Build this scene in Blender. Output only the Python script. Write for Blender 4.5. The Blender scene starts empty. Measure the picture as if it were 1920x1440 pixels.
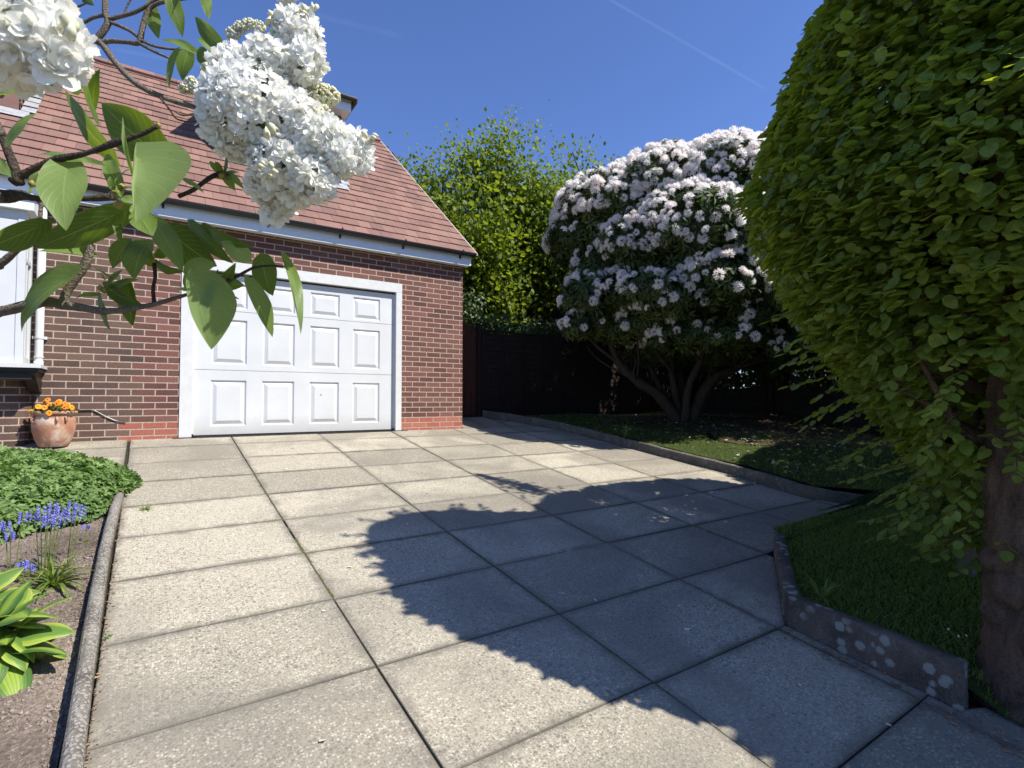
import bpy, math, random
import numpy as np
from math import radians, sin, cos, pi
random.seed(7); rng = np.random.default_rng(11)
scene = bpy.context.scene
COL = scene.collection

# ------------------------------------------------------------------ camera
CAM = np.array([-0.3030, -7.3210, 0.3910]); YAW = 0.5988; PIT = 0.03178; FPX = 1000.16
FWD = np.array([sin(YAW)*cos(PIT), cos(YAW)*cos(PIT), sin(PIT)])
RGT = np.array([cos(YAW), -sin(YAW), 0.0]); UPV = np.cross(RGT, FWD)
cd = bpy.data.cameras.new("camera"); cam = bpy.data.objects.new("camera", cd); COL.objects.link(cam)
cam.location = CAM; cam.rotation_euler = (pi/2 + PIT, 0, -YAW)
cd.sensor_width = 36; cd.lens = 36*FPX/1920; cd.clip_start = 0.02; cd.clip_end = 2000
cd.dof.use_dof = True; cd.dof.focus_distance = 1.1; cd.dof.aperture_fstop = 20
scene.camera = cam

# ------------------------------------------------------------------ light
SUN = np.array([0.70, -1.0, 1.45]); SUN = SUN/np.linalg.norm(SUN)
w = bpy.data.worlds.new("World"); scene.world = w; w.use_nodes = True
nt = w.node_tree; bg = nt.nodes["Background"]
sky = nt.nodes.new("ShaderNodeTexSky"); sky.sky_type = 'NISHITA'; sky.sun_disc = False
sky.sun_elevation = math.asin(SUN[2]); sky.sun_rotation = math.atan2(SUN[0], SUN[1])
sky.altitude = 600; sky.air_density = 1.0; sky.dust_density = 0.15; sky.ozone_density = 3.2
tintn = nt.nodes.new("ShaderNodeMix"); tintn.data_type = 'RGBA'; tintn.blend_type = 'MULTIPLY'; tintn.inputs[0].default_value = 1.0
nt.links.new(sky.outputs[0], tintn.inputs[6]); tintn.inputs[7].default_value = (.86, .96, 1.32, 1)
# a faint vapour trail belongs to the sky
def skyray(px, py): return np.array(FWD + (px-960)/FPX*RGT - (py-720)/FPX*UPV)
tcn = nt.nodes.new("ShaderNodeTexCoord"); cur = tintn.outputs[2]
for (p, q, wd, st) in (((1110, -20), (1450, 175), .0032, .16), ((560, 20), (760, 70), .006, .07), ((200, 90), (420, 130), .004, .10)):
    a_ = skyray(*p); b_ = skyray(*q); n_ = np.cross(a_, b_); n_ = n_/np.linalg.norm(n_); m_ = a_/np.linalg.norm(a_)+b_/np.linalg.norm(b_); m_ = m_/np.linalg.norm(m_); hw = float(np.dot(m_, a_/np.linalg.norm(a_)))
    d1 = nt.nodes.new("ShaderNodeVectorMath"); d1.operation = 'DOT_PRODUCT'; nt.links.new(tcn.outputs['Generated'], d1.inputs[0]); d1.inputs[1].default_value = tuple(n_)
    nz = nt.nodes.new("ShaderNodeTexNoise"); nz.inputs['Scale'].default_value = 14; nt.links.new(tcn.outputs['Generated'], nz.inputs['Vector'])
    ab = nt.nodes.new("ShaderNodeMath"); ab.operation = 'ABSOLUTE'; nt.links.new(d1.outputs['Value'], ab.inputs[0])
    mr = nt.nodes.new("ShaderNodeMapRange"); mr.interpolation_type = 'SMOOTHSTEP'; nt.links.new(ab.outputs[0], mr.inputs[0]); mr.inputs[1].default_value = wd; mr.inputs[2].default_value = 0; mr.inputs[4].default_value = st*.34
    d2 = nt.nodes.new("ShaderNodeVectorMath"); d2.operation = 'DOT_PRODUCT'; nt.links.new(tcn.outputs['Generated'], d2.inputs[0]); d2.inputs[1].default_value = tuple(m_)
    m2 = nt.nodes.new("ShaderNodeMapRange"); m2.interpolation_type = 'SMOOTHSTEP'; nt.links.new(d2.outputs['Value'], m2.inputs[0]); m2.inputs[1].default_value = hw; m2.inputs[2].default_value = hw+(1-hw)*.5
    mu = nt.nodes.new("ShaderNodeMath"); mu.operation = 'MULTIPLY'; nt.links.new(mr.outputs[0], mu.inputs[0]); nt.links.new(m2.outputs[0], mu.inputs[1])
    mu2 = nt.nodes.new("ShaderNodeMath"); mu2.operation = 'MULTIPLY'; nt.links.new(mu.outputs[0], mu2.inputs[0]); nt.links.new(nz.outputs[0], mu2.inputs[1])
    mx_ = nt.nodes.new("ShaderNodeMix"); mx_.data_type = 'RGBA'; nt.links.new(mu2.outputs[0], mx_.inputs[0]); nt.links.new(cur, mx_.inputs[6]); mx_.inputs[7].default_value = (9, 10, 11, 1); cur = mx_.outputs[2]
nt.links.new(cur, bg.inputs[0]); bg.inputs[1].default_value = 0.096
sd = bpy.data.lights.new("sun", 'SUN'); sd.energy = 5.0; sd.angle = radians(0.5); sd.color = (1.0, 0.955, 0.87)
so = bpy.data.objects.new("sun", sd); COL.objects.link(so)
from mathutils import Vector
so.rotation_euler = Vector(SUN).to_track_quat('Z', 'Y').to_euler(); so.location = (0, 0, 20)
scene.view_settings.view_transform = 'Standard'; scene.view_settings.look = 'None'
scene.view_settings.exposure = 0.60; scene.view_settings.gamma = 1.0
scene.cycles.max_bounces = 8; scene.cycles.diffuse_bounces = 6; scene.cycles.transmission_bounces = 4; scene.cycles.transparent_max_bounces = 8

# ------------------------------------------------------------------ helpers
def at(px, py, Z):
    return CAM + Z*(FWD + (px-960)/FPX*RGT - (py-720)/FPX*UPV)
def gz(y):
    yy = min(y, 1.3); return -0.0405 + 0.1546*yy + 0.0019*yy*yy if yy < 0 else -0.0405 + 0.1546*yy
gzv = np.vectorize(gz)
def nrm(v): v = np.asarray(v, float); return v/(np.linalg.norm(v, axis=-1, keepdims=True)+1e-12)

def wloc(o):
    p = np.zeros(3)
    while o is not None: p += np.array(o.location); o = o.parent
    return p
def tag(o, label=None, cat=None, group=None, kind=None):
    if label: o['label'] = label
    if cat: o['category'] = cat
    if group: o['group'] = group
    if kind: o['kind'] = kind
    return o
def thing(name, label, cat, loc, group=None):
    o = bpy.data.objects.new(name, None); COL.objects.link(o); o.location = tuple(float(a) for a in loc)
    o.empty_display_size = 0.1
    return tag(o, label, cat, group)
def mesh(name, V, F, mat, parent=None, loc=None, smooth=False, tint=None, uv=None, totals=None):
    """V in world coordinates. F: list of tuples, or a flat int array with totals."""
    V = np.asarray(V, np.float32).reshape(-1, 3)
    org = wloc(parent) if parent is not None else (np.array(loc, float) if loc is not None else np.zeros(3))
    me = bpy.data.meshes.new(name)
    if totals is None:
        totals = np.array([len(f) for f in F], np.int32); F = np.array([i for f in F for i in f], np.int32)
    me.vertices.add(len(V)); me.vertices.foreach_set('co', (V-org.astype(np.float32)).ravel())
    me.loops.add(len(F)); me.loops.foreach_set('vertex_index', np.asarray(F, np.int32))
    me.polygons.add(len(totals))
    st = np.concatenate([[0], np.cumsum(totals)[:-1]]).astype(np.int32)
    me.polygons.foreach_set('loop_start', st)
    me.polygons.foreach_set('use_smooth', np.full(len(totals), smooth, bool))
    if tint is not None:
        a = me.attributes.new('tint', 'FLOAT', 'POINT'); a.data.foreach_set('value', np.asarray(tint, np.float32))
    if uv is not None:
        l = me.uv_layers.new(name='UVMap'); l.data.foreach_set('uv', np.asarray(uv, np.float32).ravel())
    me.update(calc_edges=True); me.validate()
    o = bpy.data.objects.new(name, me); COL.objects.link(o)
    if mat: me.materials.append(mat)
    if parent is not None: o.parent = parent
    elif loc is not None: o.location = tuple(float(a) for a in loc)
    return o

class MB:
    def __init__(s): s.V = []; s.F = []; s.T = []; s.U = []; s.has_uv = False
    def add(s, V, F, t=0.5, uv=None):
        b = len(s.V); s.V += [tuple(map(float, v)) for v in V]; s.T += [t]*len(V)
        s.F += [tuple(b+i for i in f) for f in F]
        if uv is not None: s.U += uv; s.has_uv = True
        return s
    def box(s, x0, x1, y0, y1, z0, z1, t=0.5, skip=''):
        V = [(x, y, z) for z in (z0, z1) for y in (y0, y1) for x in (x0, x1)]
        F = {'b': (0, 2, 3, 1), 't': (4, 5, 7, 6), 'f': (0, 1, 5, 4), 'k': (2, 6, 7, 3), 'l': (0, 4, 6, 2), 'r': (1, 3, 7, 5)}
        fs = [f for k, f in F.items() if k not in skip]
        uv = []
        for k, f in F.items():
            if k in skip: continue
            for i in f:
                v = V[i]; uv.append((v[0], v[2]) if k in 'fk' else (v[1]+50, v[2]) if k in 'lr' else (v[0], v[1]+30))
        return s.add(V, fs, t, uv)
    def prism(s, P, axis, a, b, t=0.5):
        """extrude polygon P (2-D) along axis 0/1/2 from a to b"""
        n = len(P); V = []
        for c in (a, b):
            for p in P:
                v = [p[0], p[1]]; v.insert(axis, c); V.append(v)
        F = [tuple(range(n))[::-1], tuple(range(n, 2*n))] + [(i, (i+1) % n, n+(i+1) % n, n+i) for i in range(n)]
        uv = []
        for f in F:
            for i in f: v = V[i]; uv.append((v[0]+v[1], v[2]))
        return s.add(V, F, t, uv)
    def tube(s, P, R, n=8, t=0.5, wob=0.0, cap=True):
        P = np.asarray(P, float); R = np.atleast_1d(np.asarray(R, float))
        if len(R) != len(P): R = np.interp(np.linspace(0, 1, len(P)), np.linspace(0, 1, len(R)), R)
        d = nrm(np.gradient(P, axis=0)); up = np.array([0, 0, 1.]) if abs(d[0][2]) < .9 else np.array([1., 0, 0])
        a = nrm(np.cross(d[0], up)); V = []
        for i in range(len(P)):
            a = nrm(a - d[i]*(a@d[i])); b = np.cross(d[i], a)
            for k in range(n):
                th = 2*pi*k/n; r = R[i]*(1+wob*(random.random()-.5))
                V.append(P[i]+r*(cos(th)*a+sin(th)*b))
        F = [(i*n+k, i*n+(k+1) % n, (i+1)*n+(k+1) % n, (i+1)*n+k) for i in range(len(P)-1) for k in range(n)]
        if cap: F += [tuple(range(n))[::-1], tuple((len(P)-1)*n+k for k in range(n))]
        uv = [(0, 0)]*sum(len(f) for f in F)
        return s.add(V, F, t, uv)
    def lathe(s, prof, c, n=28, t=0.5, squash=1.0):
        V = [(c[0]+r*cos(2*pi*k/n), c[1]+squash*r*sin(2*pi*k/n), c[2]+z) for r, z in prof for k in range(n)]
        F = [(i*n+k, i*n+(k+1) % n, (i+1)*n+(k+1) % n, (i+1)*n+k) for i in range(len(prof)-1) for k in range(n)]
        return s.add(V, F, t, [(0, 0)]*4*len(F))
    def build(s, name, mat, parent=None, loc=None, smooth=False):
        return mesh(name, s.V, s.F, mat, parent, loc, smooth, tint=s.T, uv=s.U if s.has_uv and len(s.U) == sum(len(f) for f in s.F) else None)

def crom(P, n=6):
    """smooth a polyline (Catmull-Rom)"""
    P = np.asarray(P, float); Q = np.vstack([2*P[0]-P[1], P, 2*P[-1]-P[-2]]); out = []
    for i in range(1, len(Q)-2):
        for t in np.linspace(0, 1, n, endpoint=False):
            out.append(.5*((2*Q[i])+(-Q[i-1]+Q[i+1])*t+(2*Q[i-1]-5*Q[i]+4*Q[i+1]-Q[i+2])*t*t+(-Q[i-1]+3*Q[i]-3*Q[i+1]+Q[i+2])*t**3))
    out.append(P[-1]); return np.array(out)

# scatter many copies of a small prototype into ONE mesh
def scatter(name, proto, P, X, N, S, mat, parent=None, loc=None, tint=None, smooth=False, extra_tint=None):
    pv, pf = proto; pv = np.asarray(pv, float); n = len(P); m = len(pv)
    X = nrm(X); Y = nrm(np.cross(N, X)); N = np.cross(X, Y); S = np.broadcast_to(np.asarray(S, float), (n,))
    V = P[:, None, :] + S[:, None, None]*(pv[None, :, 0:1]*X[:, None, :]+pv[None, :, 1:2]*Y[:, None, :]+pv[None, :, 2:3]*N[:, None, :])
    tot = np.array([len(f) for f in pf]); flat = np.array([i for f in pf for i in f])
    F = (flat[None, :]+m*np.arange(n)[:, None]).ravel(); T = np.tile(tot, n)
    if tint is None: tint = rng.random(n)
    tt = np.repeat(tint, m)
    return mesh(name, V.reshape(-1, 3), F, mat, parent, loc, smooth, tint=tt, totals=T)

def leafproto(w=.6, rows=4, fold=.12, droop=.15, peak=.4, serr=0.0, point=1.0):
    V = []; F = []
    ts = np.linspace(0, 1, rows+1)
    for i, t in enumerate(ts):
        if t <= 0 or t >= 1: hw = 0
        else:
            e = math.log(.5)/math.log(peak); hw = w/2*sin(pi*t**e)**point
            if serr: hw *= 1+serr*(1 if i % 2 else -1)
        z = -droop*t*t
        if hw == 0: V.append((t, 0, z))
        else: V += [(t, 0, z-fold*hw*2), (t, hw, z), (t, -hw, z)]
    idx = [0]; k = 1
    for i in range(1, rows): idx.append(k); k += 3
    last = k
    F += [(0, 1, 2), (0, 3, 1)]
    for i in range(1, rows-1):
        a = 1+3*(i-1); b = a+3
        F += [(a, b, b+1, a+1), (a, a+2, b+2, b)]
    a = 1+3*(rows-2); F += [(a, last, a+1), (a, a+2, last)]
    return V, F
def rdir(n): return nrm(rng.normal(size=(n, 3)))

# ------------------------------------------------------------------ material helpers
class NT:
    def __init__(s, name):
        s.m = bpy.data.materials.new(name); s.m.use_nodes = True; s.t = s.m.node_tree; s.t.nodes.clear()
        s.out = s.t.nodes.new('ShaderNodeOutputMaterial')
    def n(s, typ, **kw):
        nd = s.t.nodes.new(typ)
        for k, v in kw.items(): setattr(nd, k, v)
        return nd
    def L(s, a, b): s.t.links.new(a, b)
    def inp(s, nd, i, v):
        if v is None: return
        if isinstance(v, bpy.types.NodeSocket): s.L(v, nd.inputs[i])
        else:
            if isinstance(v, tuple) and len(v) == 3 and nd.inputs[i].type == 'RGBA': v = (*v, 1)
            nd.inputs[i].default_value = v
    def math(s, op, a, b=None, c=None):
        nd = s.n('ShaderNodeMath', operation=op); s.inp(nd, 0, a); s.inp(nd, 1, b); s.inp(nd, 2, c); return nd.outputs[0]
    def mix(s, f, a, b, bt='MIX'):
        nd = s.n('ShaderNodeMix', data_type='RGBA', blend_type=bt); s.inp(nd, 0, f); s.inp(nd, 6, a); s.inp(nd, 7, b); return nd.outputs[2]
    def ramp(s, f, pts, interp='LINEAR'):
        nd = s.n('ShaderNodeValToRGB'); r = nd.color_ramp; r.interpolation = interp
        while len(r.elements) < len(pts): r.elements.new(.5)
        for e, (p, c) in zip(r.elements, pts):
            e.position = p; e.color = (*c, 1) if isinstance(c, tuple) else (c, c, c, 1)
        s.inp(nd, 0, f); return nd.outputs[0]
    def noise(s, scale, detail=3, rough=.55, vec=None, dist=0.0):
        nd = s.n('ShaderNodeTexNoise'); nd.inputs['Scale'].default_value = scale; nd.inputs['Detail'].default_value = detail
        nd.inputs['Roughness'].default_value = rough; nd.inputs['Distortion'].default_value = dist
        if vec is not None: s.L(vec, nd.inputs['Vector'])
        return nd.outputs[0]
    def vor(s, scale, vec=None, feature='F1', out=0, rnd=1.0):
        nd = s.n('ShaderNodeTexVoronoi', feature=feature); nd.inputs['Scale'].default_value = scale
        nd.inputs['Randomness'].default_value = rnd
        if vec is not None: s.L(vec, nd.inputs['Vector'])
        return nd.outputs[out]
    def obj(s): return s.n('ShaderNodeTexCoord').outputs['Object']
    def pos(s): return s.n('ShaderNodeNewGeometry').outputs['Position']
    def attr(s, name='tint'): return s.n('ShaderNodeAttribute', attribute_name=name).outputs['Fac']
    def bump(s, h, strength=.5, dist=.01):
        nd = s.n('ShaderNodeBump'); nd.inputs['Strength'].default_value = strength; nd.inputs['Distance'].default_value = dist
        s.L(h, nd.inputs['Height']); return nd.outputs[0]
    def pbsdf(s, col, rough=.7, bump=None, spec=.4, **kw):
        p = s.n('ShaderNodeBsdfPrincipled'); s.inp(p, 'Base Color', col); s.inp(p, 'Roughness', rough)
        p.inputs['Specular IOR Level'].default_value = spec
        for k, v in kw.items(): s.inp(p, k, v)
        if bump is not None: s.L(bump, p.inputs['Normal'])
        return p.outputs[0]
    def done(s, sh): s.L(sh, s.out.inputs[0]); return s.m

def simple(name, c, rough=.6, var=.12, scale=8, bump=0.0, bscale=60, spec=.4, metallic=0.0):
    a = NT(name); v = a.obj(); nz = a.noise(scale, 4, vec=v)
    lo = tuple(x*(1-var) for x in c); hi = tuple(min(1, x*(1+var)) for x in c)
    col = a.ramp(nz, [(.3, lo), (.7, hi)])
    b = a.bump(a.noise(bscale, 3, vec=v), bump, .005) if bump else None
    return a.done(a.pbsdf(col, rough, b, spec, Metallic=metallic))

def leafmat(name, dark, light, trans=.4, rough=.45, spec=.45, back=1.15, trcol=None, vein=None):
    a = NT(name); t = a.attr(); g = a.n('ShaderNodeNewGeometry')
    nz = a.noise(1.3, 2, vec=g.outputs['Position'])
    f = a.math('ADD', a.math('MULTIPLY', t, .75), a.math('MULTIPLY', nz, .25))
    c = a.ramp(f, [(.05, dark), (.55, tuple((x+y)/2 for x, y in zip(dark, light))), (1.0, light)])
    cb = a.mix(g.outputs['Backfacing'], c, a.mix(1.0, c, (back, back, back*1.05), 'MULTIPLY'))
    p = a.pbsdf(cb, rough, None, spec)
    tr = a.n('ShaderNodeBsdfTranslucent'); k = trcol or (1.6, 1.5, .45)
    a.L(a.mix(1.0, cb, k, 'MULTIPLY'), tr.inputs[0])
    mx = a.n('ShaderNodeMixShader'); mx.inputs[0].default_value = trans; a.L(p, mx.inputs[1]); a.L(tr.outputs[0], mx.inputs[2])
    return a.done(mx.outputs[0])

# ---- brick (uv in metres)
def brickmat():
    a = NT('brick'); uv = a.n('ShaderNodeTexCoord').outputs['UV']
    wob = a.n('ShaderNodeVectorMath', operation='SCALE'); nn = a.n('ShaderNodeTexNoise'); nn.inputs['Scale'].default_value = 35
    a.L(uv, nn.inputs['Vector']); a.L(nn.outputs[1], wob.inputs[0]); wob.inputs['Scale'].default_value = .005
    ad = a.n('ShaderNodeVectorMath', operation='ADD'); a.L(uv, ad.inputs[0]); a.L(wob.outputs[0], ad.inputs[1])
    s = a.n('ShaderNodeSeparateXYZ'); a.L(ad.outputs[0], s.inputs[0]); x, z = s.outputs[0], s.outputs[1]
    zr = a.math('DIVIDE', a.math('ADD', z, -.0025), .075); row = a.math('FLOOR', zr); vz = a.math('MULTIPLY', a.math('FRACT', zr), .075)
    odd = a.math('MODULO', a.math('ADD', row, 400.), 2.0)
    xr = a.math('DIVIDE', a.math('ADD', a.math('ADD', x, .006), a.math('MULTIPLY', odd, .1125)), .225)
    col = a.math('FLOOR', xr); ux = a.math('MULTIPLY', a.math('FRACT', xr), .225)
    ex = a.math('MINIMUM', ux, a.math('SUBTRACT', .225, ux)); ez = a.math('MINIMUM', vz, a.math('SUBTRACT', .075, vz))
    e = a.math('MINIMUM', ex, ez)
    br = a.n('ShaderNodeMapRange', interpolation_type='SMOOTHSTEP'); a.L(e, br.inputs[0]); br.inputs[1].default_value = .0046; br.inputs[2].default_value = .0078
    isb = br.outputs[0]
    cv = a.n('ShaderNodeCombineXYZ'); a.L(col, cv.inputs[0]); a.L(row, cv.inputs[1])
    wn = a.n('ShaderNodeTexWhiteNoise', noise_dimensions='2D'); a.L(cv.outputs[0], wn.inputs[0]); r1 = wn.outputs[0]
    n1 = a.noise(2.0, 3, vec=uv); n2 = a.noise(60, 4, .7, vec=uv); n3 = a.noise(220, 2, .6, vec=uv)
    f = a.math('ADD', a.math('MULTIPLY', r1, .62), a.math('MULTIPLY', a.math('ADD', n1, n2), .22))
    red = a.ramp(f, [(.08, (.085, .042, .037)), (.35, (.125, .056, .047)), (.6, (.155, .068, .056)), (.9, (.215, .100, .080))])
    drk = a.ramp(f, [(.05, (.052, .037, .032)), (.4, (.090, .059, .049)), (.65, (.120, .074, .058)), (.92, (.17, .11, .082))])
    # old darker wall to the left of the garage bay, toothed joint
    xx = a.math('ADD', a.math('MULTIPLY', a.math('FLOOR', xr), .225), a.math('MULTIPLY', odd, -.1125))
    left = a.math('LESS_THAN', xx, -.50)
    body = a.mix(left, red, drk)
    # brownish stained zone low on the right pier
    st = a.math('MULTIPLY', a.ramp(n1, [(.45, 0.0), (.62, 1.0)]), .35)
    body = a.mix(st, body, (.14, .085, .062))
    # two lowest orange-red courses
    low = a.math('MULTIPLY', a.math('LESS_THAN', row, 2.0), a.math('GREATER_THAN', xx, -.60))
    body = a.mix(low, body, a.ramp(f, [(.1, (.27, .085, .058)), (.9, (.40, .145, .10))]))
    body = a.mix(.5, body, a.ramp(n2, [(.3, .55), (.7, 1.25)]), 'MULTIPLY')
    body = a.mix(a.ramp(n3, [(.62, 0.0), (.78, .35)]), body, (.33, .24, .2))
    mort = a.ramp(n2, [(.25, (.29, .22, .175)), (.7, (.50, .385, .305))])
    c = a.mix(isb, mort, body)
    h = a.math('ADD', a.math('MULTIPLY', isb, 1.0), a.math('MULTIPLY', n2, .35))
    return a.done(a.pbsdf(c, .88, a.bump(h, .75, .005), .25))

def roofmat():
    a = NT('roof_tile'); v = a.obj(); t = a.attr(); n1 = a.noise(1.6, 4, .6, vec=v); n2 = a.noise(14, 5, .65, vec=v); n3 = a.noise(160, 3, vec=v)
    f = a.math('ADD', a.math('MULTIPLY', t, .55), a.math('MULTIPLY', n2, .45))
    c = a.ramp(f, [(.12, (.150, .090, .076)), (.4, (.200, .112, .092)), (.65, (.240, .134, .108)), (.95, (.29, .165, .132))])
    c = a.mix(a.math('MULTIPLY', a.ramp(n1, [(.42, 0.0), (.68, 1.0)]), .5), c, (.24, .155, .115))
    c = a.mix(.35, c, a.ramp(n3, [(.3, .7), (.7, 1.3)]), 'MULTIPLY')
    return a.done(a.pbsdf(c, .85, a.bump(n3, .3, .003), .2))

def slabmat():
    a = NT('concrete_slab'); v = a.pos(); t = a.attr(); uvn = a.n('ShaderNodeTexCoord').outputs['UV']
    s = a.n('ShaderNodeSeparateXYZ'); a.L(uvn, s.inputs[0])
    # distance from slab edge in metres, packed in uv
    ed = a.math('MINIMUM', s.outputs[0], s.outputs[1])
    big = a.noise(1.1, 4, .6, vec=v); med = a.noise(5.5, 5, .65, vec=v); fine = a.noise(105, 4, .72, vec=v); sp = a.vor(120, vec=v)
    pit = a.vor(38, vec=v)
    base = a.ramp(a.math('ADD', a.math('MULTIPLY', t, .62), a.math('MULTIPLY', med, .42)),
                  [(.15, (.285, .252, .192)), (.5, (.395, .353, .268)), (.85, (.51, .458, .348))])
    # speckle of exposed aggregate, stronger in patches
    patch = a.ramp(a.math('ADD', a.math('MULTIPLY', big, .6), a.math('MULTIPLY', med, .4)), [(.36, .30), (.62, 1.1)])
    def cells(sc, lo, hi):
        vd = a.n('ShaderNodeTexVoronoi'); vd.inputs['Scale'].default_value = sc; a.L(v, vd.inputs['Vector']); sp_ = a.n('ShaderNodeSeparateColor'); a.L(vd.outputs['Color'], sp_.inputs[0])
        return a.math('MULTIPLY', a.ramp(sp_.outputs[0], [(lo, 1.0), (hi, 0.0)]), a.ramp(vd.outputs['Distance'], [(.30, 1.0), (.62, 0.0)]))
    cel = a.math('MAXIMUM', cells(125, .36, .46), cells(58, .22, .30))
    spk = a.math('MULTIPLY', a.math('MAXIMUM', cel, a.math('MULTIPLY', a.ramp(fine, [(.44, 1.0), (.52, 0.0)]), .6)), a.math('ADD', a.math('MULTIPLY', patch, .66), .26))
    c = a.mix(spk, base, (.150, .137, .112))
    spk2 = a.math('MULTIPLY', a.math('MULTIPLY', cells(90, .20, .28), 1.0), .55)
    c = a.mix(spk2, c, (.66, .62, .52))
    pt = a.math('MULTIPLY', a.ramp(pit, [(.09, 1.0), (.20, 0.0)]), a.math('MULTIPLY', a.ramp(a.noise(9, 2, vec=v), [(.45, 0.0), (.6, 1.0)]), .8))
    c = a.mix(pt, c, (.085, .080, .072))
    # grime creeping in from the joints, ragged
    e2 = a.math('ADD', ed, a.math('ADD', a.math('MULTIPLY', a.math('SUBTRACT', med, .5), .13), a.math('MULTIPLY', a.math('SUBTRACT', a.noise(28, 4, .7, vec=v), .5), .10)))
    gr = a.n('ShaderNodeMapRange', interpolation_type='SMOOTHSTEP'); a.L(e2, gr.inputs[0]); gr.inputs[1].default_value = .055; gr.inputs[2].default_value = -.012
    c = a.mix(a.math('MULTIPLY', gr.outputs[0], a.math('ADD', a.math('MULTIPLY', fine, .9), .30)), c, (.15, .135, .108))
    eg = a.n('ShaderNodeMapRange'); a.L(ed, eg.inputs[0]); eg.inputs[1].default_value = .0045; eg.inputs[2].default_value = .0005; c = a.mix(a.math('MULTIPLY', eg.outputs[0], .65), c, (.07, .062, .045))
    # broad weather staining
    c = a.mix(a.math('MULTIPLY', a.ramp(a.noise(.8, 3, vec=v, dist=.6), [(.45, 0.0), (.60, 1.0)]), .58), c, (.18, .163, .132))
    h = a.math('SUBTRACT', a.math('MULTIPLY', fine, .5), a.math('MULTIPLY', cel, .45))
    h = a.math('SUBTRACT', h, a.math('MULTIPLY', pt, .5))
    return a.done(a.pbsdf(c, .86, a.bump(h, .55, .004), .3))

def stonemat(name, c0, c1, lichen=.5, lscale=14, lc=(.38, .38, .33), lth=1.0, mth=.46):
    a = NT(name); v = a.pos(); n1 = a.noise(7, 5, .65, vec=v); n2 = a.noise(90, 4, .7, vec=v); vo = a.vor(lscale, vec=v)
    c = a.ramp(a.math('ADD', a.math('MULTIPLY', n1, .6), a.math('MULTIPLY', n2, .4)), [(.32, c0), (.68, c1)])
    warp = a.math('ADD', a.math('MULTIPLY', vo, lth), a.math('MULTIPLY', a.math('SUBTRACT', n2, .5), .35))
    l = a.math('MULTIPLY', a.ramp(warp, [(.24, 1.0), (.30, 0.0)]), a.ramp(a.noise(3.2, 2, vec=v), [(mth, 0.0), (mth+.08, 1.0)]))
    c = a.mix(a.math('MULTIPLY', l, lichen), c, lc)
    c = a.mix(a.math('MULTIPLY', a.ramp(n2, [(.6, 0.0), (.72, 1.0)]), .5), c, tuple(x*1.9 for x in c1))
    return a.done(a.pbsdf(c, .92, a.bump(a.math('ADD', n2, n1), .9, .012), .2))

def groundmat(name, cols, scale=30, bump=.8):
    a = NT(name); v = a.pos(); n1 = a.noise(scale, 6, .7, vec=v); n2 = a.noise(1.5, 3, vec=v); vo = a.vor(scale*2.2, vec=v)
    f = a.math('ADD', a.math('MULTIPLY', n1, .65), a.math('MULTIPLY', n2, .35))
    c = a.ramp(f, [(.3, cols[0]), (.5, cols[1]), (.7, cols[2])])
    c = a.mix(.5, c, a.ramp(vo, [(0, .6), (.6, 1.25)]), 'MULTIPLY')
    return a.done(a.pbsdf(c, .95, a.bump(a.math('ADD', n1, a.math('MULTIPLY', vo, .6)), bump, .006), .15))

def barkmat(name, c0, c1, scale=12, bd=.01):
    a = NT(name); v = a.obj(); mp = a.n('ShaderNodeMapping'); a.L(v, mp.inputs[0]); mp.inputs['Scale'].default_value = (1, 1, .35)
    n1 = a.noise(scale, 6, .7, vec=mp.outputs[0], dist=.4); n2 = a.noise(scale*6, 4, vec=v)
    c = a.ramp(a.math('ADD', a.math('MULTIPLY', n1, .7), a.math('MULTIPLY', n2, .3)), [(.3, c0), (.7, c1)])
    return a.done(a.pbsdf(c, .9, a.bump(a.math('ADD', n1, n2), .9, bd), .2))

def glassmat():
    a = NT('window_glass'); return a.done(a.pbsdf((.02, .024, .028), .05, None, .6))

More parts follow.
